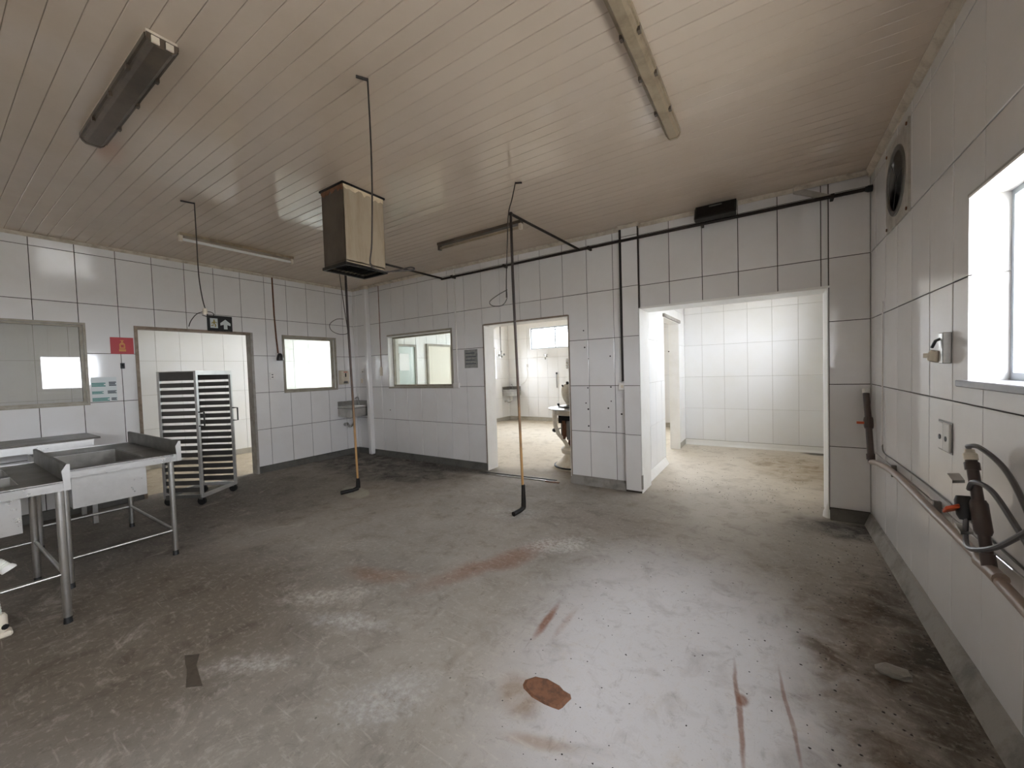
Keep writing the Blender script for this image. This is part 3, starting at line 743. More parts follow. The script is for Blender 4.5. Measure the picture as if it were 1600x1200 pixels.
def batten(label, c, along, m_tube, group):
    t = thing('batten_light', label, 'light fixture', (c[0], c[1], ZC), group)
    A = Vector(along); B = Vector((-A.y, A.x, 0)); Zv = Vector((0, 0, 1)); C0 = Vector((c[0], c[1], ZC))
    MB().obox(C0 - Zv * .016, A * .64, B * .035, Zv * .016).build('batten', LAMPBODY if m_tube is TUBE else LAMPBODY_D, t)
    for s in (-1, 1):
        MB().obox(C0 + A * s * .625 - Zv * .06, A * .016, B * .022, Zv * .032).build('lamp_holder', CREAM if s > 0 or m_tube is TUBE else LAMPBODY_D, t)
    MB().tube([C0 - A * .61 - Zv * .07, C0 + A * .61 - Zv * .07], .0165, 12).build('tube', m_tube, t, smooth=True)
    return t
batten('bare white fluorescent tube batten near the left wall', (-5.63, 2.37), (0, 1, 0), TUBE, 'bare tube battens')
batten('grimy dark fluorescent tube batten near the back wall', (-2.98, 3.86), (1, 0, 0), LAMPBODY, 'bare tube battens')

# ------------------------------------------------------------------ exhaust duct hanging from the ceiling
hd = thing('exhaust_duct', 'square tan metal exhaust duct hanging from the ceiling with greasy black mouth', 'duct', (-3.27, 2.34, 2.5))
hx0, hx1, hy0, hy1, hz = -3.435, -3.105, 2.13, 2.555, 2.535
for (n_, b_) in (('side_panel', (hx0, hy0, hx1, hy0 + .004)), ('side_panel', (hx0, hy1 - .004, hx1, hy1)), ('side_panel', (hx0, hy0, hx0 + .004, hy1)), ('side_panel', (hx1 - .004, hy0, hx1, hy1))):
    MB().box(b_[0], b_[1], hz, b_[2], b_[3], ZC).build(n_, HOOD if b_[1] > hy0 or b_[3] > hy0 + .1 else HOOD_SHADE, hd)
for (b_) in ((hx0 - .014, hy0 - .014, hx1 + .014, hy0 + .006), (hx0 - .014, hy1 - .006, hx1 + .014, hy1 + .014), (hx0 - .014, hy0 + .006, hx0 + .006, hy1 - .006), (hx1 - .006, hy0 + .006, hx1 + .014, hy1 - .006)):
    MB().box(b_[0], b_[1], hz - .022, b_[2], b_[3], hz + .004).build('mouth_rim', BLACKG, hd)
    MB().box(b_[0], b_[1], ZC - .016, b_[2], b_[3], ZC).build('ceiling_flange', BLACKG, hd)
gm = MB().box(hx0, hy0, hz + .02, hx1, hy1, hz + .03)
for k in range(9):
    yy = hy0 + .04 + k * .043
    gm.obox(((hx0 + hx1) / 2, yy, hz - .004), (.155, 0, 0), (0, .017, .008), (0, -.0008, .0016))
gm.build('grille', BLACKG, hd)
# flaked sealant round the top
random.seed(3)
for (ax_, x_, lo, hi) in (('x', hx1 + .002, hy0, hy1), ('y', hy0 - .002, hx0, hx1)):
    n = 14; top = []; bot = []
    for i in range(n + 1):
        t = lo + (hi - lo) * i / n; zz = ZC - .03 - random.random() * .045
        top.append((x_, t, ZC - .014) if ax_ == 'x' else (t, x_, ZC - .014)); bot.append((x_, t, zz) if ax_ == 'x' else (t, x_, zz))
    MB().prism(top + bot[::-1], (.003, 0, 0) if ax_ == 'x' else (0, -.003, 0)).build('flaking_sealant', GREASE if ax_ == 'x' else RUST, hd)

# ------------------------------------------------------------------ cables hanging from the ceiling
def hang(label, top, pts, plug=None, loop=None, bar=(-.05, -.05, 0)):
    t = thing('hanging_cable', label, 'cable', (top[0], top[1], ZC), 'cables hanging from the ceiling')
    T = Vector((top[0], top[1], ZC))
    MB().tube([T + Vector((0, 0, -.012)), T + Vector(bar) + Vector((0, 0, -.012))], .008, 6).build('ceiling_hook', DARKPIPE, t)
    MB().tube(spline([T + Vector((0, 0, -.004))] + pts, 5), .005, 6).build('cord', CABLE, t, smooth=True)
    if loop: MB().tube(spline(loop, 5), .0038, 6).build('loose_end', CABLE, t, smooth=True)
    if plug: MB().lathe([(.012, 0), (.02, .01), (.02, .045), (.012, .06)], plug, 10).build('connector', CREAM, t, smooth=True)
hang('brown cable hanging from the ceiling down past the exhaust duct', (-1.91, 1.50),
     [(-1.905, 1.50, 2.9), (-1.905, 1.495, 2.6), (-1.915, 1.485, 2.3), (-1.93, 1.48, 2.18), (-1.90, 1.51, 2.145), (-1.86, 1.555, 2.135)],
     loop=[(-1.86, 1.555, 2.135), (-1.82, 1.60, 2.15), (-1.78, 1.65, 2.168), (-1.765, 1.665, 2.158), (-1.79, 1.63, 2.146), (-1.85, 1.57, 2.138)], bar=(-.03, -.055, 0))
hang('thin cable hanging beside the nearer floor pole with a wire loop', (-1.9, 3.05),
     [(-1.93, 3.03, 3.08), (-1.96, 3.01, 2.95), (-1.975, 3.0, 2.7), (-1.99, 2.99, 2.4), (-1.995, 2.985, 2.2)],
     loop=[(-1.985, 2.99, 2.27), (-2.05, 2.945, 2.23), (-2.12, 2.9, 2.17), (-2.1, 2.91, 2.13), (-2.03, 2.96, 2.13), (-1.99, 2.985, 2.19), (-1.99, 2.985, 2.28)], bar=(.05, .03, 0))
hang('cable with a yellowed connector hanging above the left doorway', (-4.57, 1.54),
     [(-4.57, 1.54, 2.9), (-4.57, 1.54, 2.6), (-4.565, 1.545, 2.45), (-4.56, 1.56, 2.3), (-4.555, 1.575, 2.22), (-4.55, 1.59, 2.16)], plug=(-4.557, 1.57, 2.17),
     loop=[(-4.60, 1.45, 2.05), (-4.595, 1.47, 2.11), (-4.575, 1.52, 2.18), (-4.55, 1.60, 2.20), (-4.535, 1.635, 2.175), (-4.55, 1.60, 2.15), (-4.57, 1.55, 2.165)], bar=(-.03, -.10, 0))
hang('thin cable with a wide wire loop hanging by the farther floor pole', (-4.64, 3.06),
     [(-4.62, 3.06, 2.9), (-4.60, 3.065, 2.7), (-4.58, 3.085, 2.4), (-4.565, 3.10, 2.2), (-4.56, 3.11, 2.05)],
     loop=[(-4.585, 3.07, 2.27), (-4.63, 3.0, 2.265), (-4.68, 2.935, 2.2), (-4.67, 2.95, 2.12), (-4.62, 3.02, 2.075), (-4.57, 3.095, 2.08), (-4.562, 3.11, 2.12)])

# ------------------------------------------------------------------ pipe along the back wall and the two floor poles
pz = 3.055
wp_ = thing('wall_pipe', 'dark brown pipe running along the top of the back wall to its corner pier', 'pipe', (-1.9, YB - .09, pz))
MB().tube([(XR, YB - .085, pz), (-1.5, YB - .085, pz), (-4.42, YB - .085, pz - .005)], .017, 10).build('run', DARKPIPE, wp_, smooth=True)
for x in (.5, -.6, -1.9, -3.2, -4.2):
    MB().box(x - .012, YB - .104, pz - .02, x + .012, YB + .004, pz + .02).build('pipe_clip', DARKPIPE, wp_)
MB().lathe([(.03, 0), (.03, .03), (.02, .05)], (XR - .001, YB - .085, pz), 12, (-1, 0, 0)).build('flange', BLACK, wp_)
def pole(label, x, y, zt, xw, foot_dir, wrap):
    t = thing('floor_pole', label, 'pole', (x, y, 0), 'poles dropped from the back wall pipe')
    xt = x - .035
    MB().tube([(xw, YB - .085, pz), (xw, YB - .12, pz + .005), (xt, y - .02, zt)], .015, 10).build('branch_pipe', DARKPIPE, t, smooth=True)
    MB().lathe([(.0, -.022), (.018, -.015), (.023, 0), (.018, .015), (0, .022)], (xt, y - .02, zt), 12).build('elbow', DARKPIPE, t, smooth=True)
    MB().tube(spline([(xt, y - .02, zt), (xt + .002, y - .018, zt - .8), (xt + .02, y - .008, 1.2), (x, y, .12)], 6), .0145, 10).build('upright', POLE, t, smooth=True)
    ft = Vector((x, y, 0)) + Vector(foot_dir)
    MB().tube([(x + .004, y, wrap), (x + .002, y + .002, .12), (x, y, .05)], [.02, .026, .028], 10).build('wrapping', BLACKG, t, smooth=True)
    MB().tube([(x, y, .05), (x + foot_dir[0] * .3, y + foot_dir[1] * .3, .032), (ft.x, ft.y, .026)], [.028, .024, .026], 10).build('foot', BLACKG, t, smooth=True)
    return t
pole('brown floor pole with rusty lower end standing nearest the camera', -2.245, 3.565, 3.195, -2.03, (-.02, -.17, 0), .30)
pole('slim floor pole with a pale cement patch round its foot', -4.57, 3.16, 3.12, -4.41, (-.08, -.2, 0), .18)
# vertical pipe with switch box on the pilaster
vp = thing('vertical_conduit', 'dark brown conduit dropping down the pilaster to a small white box', 'conduit', (-1.515, YB, 1.3))
MB().tube([(-1.515, YB - .03, ZC - .03), (-1.515, YB - .03, 2.2), (-1.512, YB - .03, 1.36)], .016, 10).build('tube', DARKPIPE, vp, smooth=True)
MB().box(-1.565, YB - .05, 1.25, -1.475, YB + .001, 1.345).build('switch_box', WHITE, vp, bevel=.006)
MB().box(-1.535, YB - .054, 1.28, -1.505, YB - .05, 1.315).build('rocker', CREAM, vp)
# white conduits and cable down the walls
def conduit(label, pts, r, m, box=None, name='surface_conduit', bm_=None):
    t = thing(name, label, 'conduit', pts[-1])
    MB().tube(pts, r, 8).build('tube', m, t, smooth=True)
    if box: MB().box(*box).build('outlet_box', bm_ or WHITE, t, bevel=.004)
    return t
conduit('slim white conduit running down to the lower right corner of the back window', [(-4.215, YB - .012, ZC - .04), (-4.215, YB - .012, 1.38)], .011, WHITE, (-4.30, YB - .035, 1.285, -4.18, YB + .001, 1.365))
conduit('thin brown wire down to a small plate left of the back window', [(-6.09, YB - .008, ZC - .04), (-6.10, YB - .008, 1.68)], .006, RUST, (-6.135, YB - .018, 1.52, -6.07, YB + .001, 1.68), bm_=CREAM)
t = thing('corner_pipe_casing', 'boxed white pipe casing standing in the back left corner', 'pipe casing', (-6.425, YB, 0))
MB().box(-6.468, YB - .09, .02, -6.375, YB + .001, ZC - .06).build('casing', TILE, t, bevel=.012)
MB().box(-6.49, YB - .004, 1.1, -6.475, YB + .001, ZC - .1).build('dirty_joint', RUST, t)
MB().lathe([(.07, 0), (.07, .05), (.055, .06)], (-6.425, YB - .06, ZC - .065), 12).build('collar', CREAM, t)
t = conduit('reddish brown cable on the left wall ending in a black socket', [(XL + .012, 3.33, ZC - .03), (XL + .012, 3.335, 2.6), (XL + .014, 3.35, 2.2), (XL + .016, 3.365, 1.95)], .012, RUST, name='wall_cable')
MB().lathe([(.02, .12), (.035, .1), (.045, .06), (.05, .03), (.05, 0)], (XL + .055, 3.372, 1.83), 12).build('socket', BLACK, t, smooth=True)
MB().box(XL - .001, 3.33, 1.86, XL + .03, 3.415, 1.95).build('mounting_plate', WHITE, t)

# emergency lamp box on the wall head
t = thing('emergency_lamp', 'black rectangular emergency lamp tilted under the ceiling above the wide opening', 'lamp', (-.46, 4.68, 3.05))
ang = math.radians(28); c_, s_ = math.cos(ang), math.sin(ang)
def T_(x, yy, z): return (-.46 + x, 4.66 + yy * c_ + z * s_, 3.135 + z * c_ - yy * s_)
def tb(x0, y0_, z0_, x1, y1_, z1_):
    b = MB(); vs_ = [T_(x, yy, z) for z in (z0_, z1_) for yy in (y0_, y1_) for x in (x0, x1)]
    return b.add(vs_, [(0, 2, 3, 1), (4, 5, 7, 6), (0, 1, 5, 4), (2, 6, 7, 3), (0, 4, 6, 2), (1, 3, 7, 5)])
tb(-.19, -.02, -.085, .19, .035, .085).build('housing', BLACK, t)
tb(-.175, -.024, -.072, .175, -.02, .072).build('lens', BLACKG, t)
tb(.19, -.012, -.07, .20, .03, .07).build('end_clip', STEEL, t)
tb(-.20, -.012, -.07, -.19, .03, .07).build('end_clip', STEEL_D, t)
MB().box(-.52, 4.66, 3.15, -.40, YB, 3.20).build('bracket', STEEL_D, t)
# slanted strap above the right pier
t = tag(MB().prism([(.205, YB - .04, 3.225), (.235, YB - .04, 3.225), (.50, YB - .04, 3.085), (.48, YB - .04, 3.06), (.44, YB - .04, 3.065), (.205, YB - .04, 3.18)], (0, .03, 0)).build('strap_bracket', FANPANEL), 'dull grey slanted metal strap from the ceiling to the right pier', 'bracket')

# ------------------------------------------------------------------ exhaust fan in the right wall
fy, fz = 3.91, 2.80
t = thing('wall_fan', 'square grey exhaust fan panel high on the right wall', 'fan', (XR, fy, 2.5))
ring = []
n = 32; R0 = .205
pnl = MB()
outer = []
for k in range(n):
    a = 2 * PI * k / n; m_ = max(abs(math.cos(a)), abs(math.sin(a)))
    outer.append((.29 * math.cos(a) / m_, .305 * math.sin(a) / m_))
for x_ in (0.0,):
    vs_ = [(XR - .012, fy + p, fz + q) for p, q in outer] + [(XR - .012, fy + R0 * math.cos(2 * PI * k / n), fz + R0 * math.sin(2 * PI * k / n)) for k in range(n)]
    vs_ += [(XR, fy + p, fz + q) for p, q in outer]
    pnl.add(vs_, [(k, (k + 1) % n, n + (k + 1) % n, n + k) for k in range(n)] + [(k, (k + 1) % n, 2 * n + (k + 1) % n, 2 * n + k) for k in range(n)])
pnl.build('panel', FANPANEL, t)
rg = MB(); rg.lathe([(.203, .012), (.205, .020), (.222, .024), (.238, .018), (.240, .012)], (XR, fy, fz), 40, (-1, 0, 0)); rg.build('shroud', STEEL_D, t, smooth=True)
dm = MB(); nn_ = 40                      # round duct through the wall
dv = [(XR - .012 + q, fy + .207 * math.cos(2 * PI * k / nn_), fz + .207 * math.sin(2 * PI * k / nn_)) for q in (0, .17) for k in range(nn_)]
dm.add(dv, [(k, (k + 1) % nn_, nn_ + (k + 1) % nn_, nn_ + k) for k in range(nn_)]); dm.build('duct', FANBACK, t, smooth=True)
for k in range(7):
    zz = fz - .195 + k * .065
    MB().obox((XR + .16, fy, zz), (0, .21, 0), (.010, 0, -.019), (.0009, 0, .0004)).build('louvre', STEEL_D, t)
MB().lathe([(.05, -.03), (.05, .005), (.035, .012), (0, .014)], (XR, fy, fz), 18, (-1, 0, 0)).build('hub', BLACK, t, smooth=True)
for k in range(4):
    a = 2 * PI * k / 4 + .25
    d = Vector((0, math.cos(a), math.sin(a))); e = Vector((0, -math.sin(a), math.cos(a))); nx = Vector((-1, 0, 0)); C0 = Vector((XR + .008, fy, fz))
    MB().add([C0 + d * .05 - e * .025 - nx * .008, C0 + d * .05 + e * .025 + nx * .008, C0 + d * .2 + e * .045 + nx * .012, C0 + d * .2 - e * .04 - nx * .012],
             [(0, 1, 2, 3)]).build('blade', BLACK, t)
for k in range(3):
    a = 2 * PI * k / 3 + .9
    MB().tube([(XR - .004, fy, fz), (XR - .006, fy + .2 * math.cos(a), fz + .2 * math.sin(a))], .009, 6).build('motor_arm', BLACK, t)
for (p, q) in ((-.26, -.275), (.26, -.275), (.26, .275), (-.26, .275)):
    MB().cyl((XR - .01, fy + p, fz + q), (XR - .018, fy + p, fz + q), .012, 8).build('bolt', RUST, t)

# ------------------------------------------------------------------ pipe run on the right wall with its two risers
rx = XR - .045
t = thing('water_pipe', 'long sagging brown water pipe low along the right wall with two risers', 'pipe', (rx, 3.5, .6))
MB().tube(spline([(rx, 4.54, .64), (rx, 4.35, .675), (rx, 3.95, .715), (rx, 3.6, .72), (rx, 3.0, .70), (rx, 2.5, .685), (rx, 2.2, .66), (rx, 1.2, .60), (rx, .3, .56)], 6), .021, 12).build('run', TANPIPE, t, smooth=True)
MB().tube([(rx - .005, 4.72, 1.235), (rx, 4.64, .95), (rx, 4.535, .635)], .024, 12).build('riser', BROWNPIPE, t, smooth=True)
MB().lathe([(.027, 0), (.027, .04)], (rx - .005, 4.72, 1.23), 12, (0, .27, 1)).build('cap', WHITE, t)
MB().lathe([(.03, -.05), (.034, -.03), (.034, .03), (.03, .05)], (rx, 4.645, .97), 12, (0, .27, 1)).build('valve_body', BROWNPIPE, t)
MB().lathe([(.03, 0), (.03, .05)], (rx, 4.55, .66), 12, (0, .27, 1)).build('coupling', BROWNPIPE, t)
v1 = MB().obox((rx - .05, 4.645, .97), (.03, 0, 0), (0, .012, 0), (0, 0, .010)).build('valve_handle', ORANGE, t); v1['label'] = 'red valve handle'
# near riser
top = Vector((rx - .02, 2.452, 1.10)); bot = Vector((rx, 2.335, .675))
MB().tube([top, bot], .0185, 14).build('riser', BROWNPIPE, t, smooth=True)
d = (top - bot).normalized()
MB().lathe([(.024, 0), (.024, .03), (.021, .034)], top - d * .05, 14, d).build('cap', BROWNPIPE, t, smooth=True)
MB().lathe([(.022, 0), (.022, .026), (.017, .03), (.015, .045)], top - d * .008, 14, d).build('threaded_adapter', CREAM, t, smooth=True)
MB().lathe([(.022, -.07), (.028, -.055), (.028, .055), (.022, .07)], bot + d * .20, 14, d).build('valve_body', BROWNPIPE, t, smooth=True)
MB().lathe([(.023, -.06), (.023, .0)], bot + d * .06, 14, d).build('tee', BROWNPIPE, t, smooth=True)
MB().tube([bot + Vector((0, .09, -.002)), bot + Vector((0, -.09, 0))], 0.0255, 12).build('tee', TANPIPE, t, smooth=True)
vb = MB().obox(bot + d * .215 + Vector((-.075, .03, 0)), (.025, .012, .006), (0, .018, -.012), (0, .004, .008)).build('valve_handle', ORANGE, t, bevel=.004); vb['label'] = 'orange valve handle'
MB().lathe([(.022, -.05), (.03, -.03), (.03, .03), (.022, .05)], bot + d * .22 + Vector((-.03, .045, 0)), 12, d).build('stop_valve', BLACK, t, smooth=True)
for k, z in ((.34, 1), (.13, 0)):
    MB().obox(bot + d * k + Vector((-.04, .055, 0)), (.022, .012, 0), (0, .03, .008), (0, 0, .006)).build('hose_clamp', STEEL, t)
for pts in ([top + d * .045, top + Vector((-.015, -.03, .055)), top + Vector((.0, -.09, .06)), top + Vector((.03, -.20, .0)), top + Vector((.04, -.33, -.12)), top + Vector((.04, -.48, -.3))],
            [bot + d * .17 + Vector((-.035, .035, .02)), bot + d * .1 + Vector((-.045, .03, -.015)), bot + d * .085 + Vector((-.05, -.04, -.005)), bot + d * .11 + Vector((-.02, -.14, .02)), bot + d * .17 + Vector((.0, -.27, .05)), bot + d * .25 + Vector((.0, -.45, .08))],
            [bot + d * .31 + Vector((-.02, .0, 0)), bot + d * .345 + Vector((-.02, -.06, .01)), bot + d * .345 + Vector((0, -.15, .0)), bot + d * .28 + Vector((.01, -.27, -.02)), bot + d * .15 + Vector((.01, -.42, 0))]):
    pts = [Vector((min(p.x, XR - .02), p.y, p.z)) for p in pts]
    MB().tube(spline(pts, 6), .0095, 8).build('hose', HOSE, t, smooth=True)
for y in (3.95, 3.05, 2.0):
    MB().box(XR - .001, y - .012, .66, XR - .03, y + .012, .745).build('pipe_clip', STEEL_D, t)
# thin wire along the wall above the pipe
tag(MB().tube(spline([(XR - .005, 4.36, .83), (XR - .005, 4.3, .77), (XR - .005, 3.9, .775), (XR - .005, 3.2, .78), (XR - .005, 2.6, .765), (XR - .005, 1.6, .72)], 5), .0045, 6).build('thin_wire', STEEL_D), 'thin grey wire lying along the right wall just above the water pipe', 'wire')
tag(MB().tube([(XR - .008, 4.33, 2.0), (XR - .008, 4.335, 1.4), (XR - .008, 4.36, .82)], .005, 6).build('wall_wire', WHITE), 'thin pale wire running down the right wall near the corner', 'wire')

# sockets on the right wall
t = thing('wall_socket', 'white double blank socket plate on the right wall under the window', 'socket', (XR, 2.99, 1.04))
MB().box(XR - .012, 2.90, 1.04, XR, 2.985, 1.185).build('plate', WHITE, t, bevel=.003)
MB().box(XR - .010, 2.992, 1.04, XR, 3.075, 1.185).build('plate', TILE, t, bevel=.003)
MB().box(XR - .003, 2.885, 1.032, XR, 3.082, 1.195).build('shadow_gap', STEEL_D, t)
for y in (2.943, 3.033):
    MB().cyl((XR - .010, y, 1.105), (XR - .014, y, 1.105), .014, 10).build('hole', BLACK, t)
t = thing('industrial_socket', 'cream industrial socket on a grey block beside the right window', 'socket', (XR, 2.95, 1.5))
MB().box(XR - .035, 2.905, 1.50, XR, 2.965, 1.66).build('block', STEEL, t, bevel=.004)
MB().lathe([(.030, 0), (.034, .012), (.032, .05), (.02, .058)], (XR - .028, 2.99, 1.565), 14, (-.25, .2, -1)).build('socket_body', CREAM, t, smooth=True)
MB().lathe([(.014, 0), (.012, .02)], (XR - .06, 3.01, 1.545), 10, (-1, .25, 0)).build('latch', CREAM, t)
MB().tube([(XR - .06, 2.96, 1.585), (XR - .05, 2.945, 1.62), (XR - .03, 2.94, 1.63)], .007, 6).build('hinge', BLACK, t)

# ------------------------------------------------------------------ signs and small things on the left wall
t = thing('exit_sign', 'black exit sign with running figure and white arrow above the left doorway', 'sign', (XL, 2.555, 2.26))
MB().box(XL, 2.395, 2.262, XL + .012, 2.715, 2.495).build('plate', BLACK, t)
def pic(poly, y0, z0, s, m, d=.0145, nm='pictogram'):
    P_ = [(XL + .012, y0 + p * s, z0 + q * s) for p, q in poly]
    return MB().prism(P_, (d - .012, 0, 0)).build(nm, m, t)
pic([(0, 0), (1, 0), (1, 1.5), (0, 1.5)], 2.43, 2.31, .095, PAPER)
pic([(-.35, 0), (.35, 0), (.35, 1.0), (1, .8), (1, 1.35), (0, 2.2), (-1, 1.35), (-1, .8), (-.35, 1.0)], 2.625, 2.30, .066, PAPER, nm='arrow')
for poly in ([(.45, .95), (.62, .95), (.60, 1.32), (.44, 1.3)], [(.4, .75), (.62, .78), (.66, 1.0), (.42, 1.0)], [(.4, .78), (.55, .75), (.35, .45), (.12, .42), (.12, .3), (.42, .33)],
             [(.5, .78), (.62, .78), (.78, .45), (.70, .14), (.58, .16), (.62, .42)], [(.45, 1.0), (.2, .85), (.15, .65), (.25, .66), (.28, .78), (.48, .88)], [(.62, 1.0), (.62, .88), (.88, .78), (.9, .88)]):
    pic(poly, 2.43, 2.31, .095, OLIVE, .016)
t = thing('fire_sign', 'red fire extinguisher sign on the left wall beside the doorway', 'sign', (XL, 1.47, 1.9))
MB().box(XL, 1.365, 1.905, XL + .004, 1.58, 2.115).build('plate', RED, t)
for poly in ([(0, 0), (1, 0), (1, .28), (0, .28)], [(.08, .33), (.92, .33), (.92, .9), (.72, 1.08), (.28, 1.08), (.08, .9)], [(.36, 1.1), (.64, 1.1), (.64, 1.3), (.36, 1.3)], [(.2, 1.32), (.8, 1.32), (.7, 1.42), (.2, 1.40)]):
    pic([(p, q * 1.6) for p, q in poly], 1.442, 1.938, .064, YELLOW, .0135 if False else .0125)
for ch in t.children:
    if ch.name.startswith('pictogram'): ch.location.x -= .0079
pic([(.3, .8), (.7, .8), (.7, 1.3), (.3, 1.3)], 1.442, 1.938, .064, RED, .0132).location.x -= .0078
t = thing('wall_poster', 'white poster with teal and dark rows of print on the left wall', 'poster', (XL, 1.28, 1.31))
MB().box(XL, 1.175, 1.315, XL + .0025, 1.40, 1.615).build('sheet', PAPER, t)
for (y0_, z0_, w_, h_, m_) in ((1.18, 1.50, .12, .05, TEAL), (1.33, 1.505, .065, .055, INK), (1.18, 1.41, .10, .035, TEAL), (1.315, 1.41, .08, .04, INK), (1.18, 1.32, .15, .045, TEAL), (1.345, 1.325, .05, .035, INK)):
    n_ = 3
    for k in range(n_): MB().box(XL + .0025, y0_, z0_ + k * h_ / n_, XL + .0032, y0_ + w_ * (1 - .12 * (k % 2)), z0_ + (k + .8) * h_ / n_).build('print_row', m_, t)
t = thing('coat_hook', 'small black hook on the left wall below the red sign', 'hook', (XL, 1.465, 1.72))
MB().box(XL, 1.445, 1.72, XL + .008, 1.485, 1.79).build('plate', BLACK, t)
MB().tube([(XL + .008, 1.465, 1.77), (XL + .035, 1.465, 1.75), (XL + .04, 1.465, 1.775)], .007, 6).build('prong', BLACK, t)
def outlet(label, P, u, z, w_=.075, h_=.115, holes=2, m=WHITE):
    p = P(u, z, 0)
    t = thing('power_outlet', label, 'outlet', p)
    a, b = P(u - w_ / 2, z - h_ / 2, 0), P(u + w_ / 2, z + h_ / 2, .01); MB().box(*a, *b).build('plate', m, t, bevel=.003)
    for k in range(holes):
        a, b = P(u - .012, z - .028 + k * .04, .009), P(u + .012, z - .012 + k * .04, .0115); MB().box(*a, *b).build('slot', BLACK, t)
outlet('white outlet plate on the left wall below the black socket', PL, 3.26, 1.575)
outlet('small dark-slotted white switch on the back wall beside the corner', PB, -6.66, 1.63, .085, .085, 1)
outlet('cream blank switch under the other in the back left corner', PB, -6.70, 1.43, .06, .08, 0, CREAM)
t = thing('soap_dispenser', 'cream wall soap dispenser beside the small left window', 'dispenser', (XL, 4.54, 1.36))
b = MB()
prf = [(0, 1.375), (.085, 1.385), (.105, 1.43), (.11, 1.56), (.095, 1.635), (0, 1.645)]
b.prism([(XL + x, 4.455, z) for x, z in prf], (0, .165, 0)); b.build('body', CREAM, t, bevel=.008)
MB().box(XL + .11, 4.525, 1.52, XL + .113, 4.55, 1.59).build('sight_glass', BLACK, t)
MB().box(XL + .108, 4.50, 1.605, XL + .110, 4.575, 1.618).build('label_mark', RED, t)
MB().prism([(XL + .03, 4.50, 1.385), (XL + .12, 4.50, 1.40), (XL + .115, 4.50, 1.44), (XL + .09, 4.50, 1.43)], (0, .075, 0)).build('push_lever', STEEL_D, t)
# notice sheet on the back wall
t = thing('notice_sheet', 'grey see-through notice sheet on the back wall left of the doorway', 'notice', (-3.93, YB, 1.59))
MB().box(-4.065, YB - .003, 1.60, -3.80, YB, 1.89).build('sheet', NOTICE, t)
for k in range(4): MB().box(-4.04, YB - .004, 1.66 + k * .055, -3.83 - .03 * (k % 2), YB - .003, 1.675 + k * .055).build('print_row', INK, t)

# ------------------------------------------------------------------ corner hand basins
def corner_basin(label, cx, cy_, group):
    t = thing('corner_basin', label, 'sink', (cx, cy_, .55), group)
    W = .415; zt, zb = .955, .765
    o = [(0, 0), (0, -W), (.22, -W - .035), (.37, -.37 + .0), (W + .035, -.22), (W, 0)]
    o = [(0, 0), (0, -W), (.24, -W + .0), (.40, -.37), (W, -.24), (W, 0)]
    o = [(.001, -.001), (.001, -W), (W, -W), (W, -.001)]
    inn = [(.05, -.05), (.05, -W + .035), (W - .035, -W + .035), (W - .035, -.05)]
    b = MB(); n = len(o)
    vs_ = [(cx + x, cy_ + y, zb + (.0 if 0 else 0)) for x, y in o] + [(cx + x, cy_ + y, zt) for x, y in o] + [(cx + x, cy_ + y, zt) for x, y in inn] + [(cx + x * .85 + .02, cy_ + y * .85 - .02, zb + .02) for x, y in inn]
    fs = [tuple(range(n))]
    for k in range(n):
        q = (k + 1) % n
        fs += [(k, q, n + q, n + k), (n + k, n + q, 2 * n + q, 2 * n + k), (2 * n + k, 2 * n + q, 3 * n + q, 3 * n + k)]
    fs.append(tuple(range(3 * n, 4 * n)))
    b.add(vs_, fs); b.build('bowl', STEEL, t, bevel=.004)
    MB().box(cx, cy_ - W, zt - .002, cx + .012, cy_ - .012, 1.05).build('splash_back', STEEL, t)
    MB().box(cx, cy_ - .012, zt - .002, cx + W, cy_, 1.05).build('splash_back', STEEL_D, t)
    rim = [(cx + x * 1.015, cy_ + y * 1.015, zt - .03) for x, y in o[1:4]]
    MB().tube(rim, .006, 6).build('rim_bead', STEEL_D, t)
    MB().tube([(cx + .2, cy_ - .2, zb), (cx + .2, cy_ - .2, .62)], .03, 12).build('waste', WHITE, t, smooth=True)
    MB().tube(spline([(cx + .2, cy_ - .2, .66), (cx + .16, cy_ - .24, .58), (cx + .10, cy_ - .25, .56), (cx + .06, cy_ - .27, .62), (cx + .012, cy_ - .28, .60)], 5), .02, 10).build('trap', CHROME, t, smooth=True)
    MB().lathe([(.035, 0), (.035, .02), (.022, .035), (.02, .09)], (cx + .001, cy_ - .28, .60), 12, (1, 0, 0)).build('valve', CHROME, t, smooth=True)
    MB().tube(spline([(cx + .13, cy_ - .04, zt), (cx + .13, cy_ - .05, 1.08), (cx + .14, cy_ - .08, 1.12), (cx + .15, cy_ - .14, 1.09)], 4), .010, 8).build('tap', CHROME, t, smooth=True)
    return t
cb = corner_basin('small steel corner basin in the back left corner of the room', XL, YB, 'corner hand basins')
cb2 = copy_thing(cb, (XL, MY, .55)); cb2['label'] = 'small corner basin seen through the doorway in the bright room'

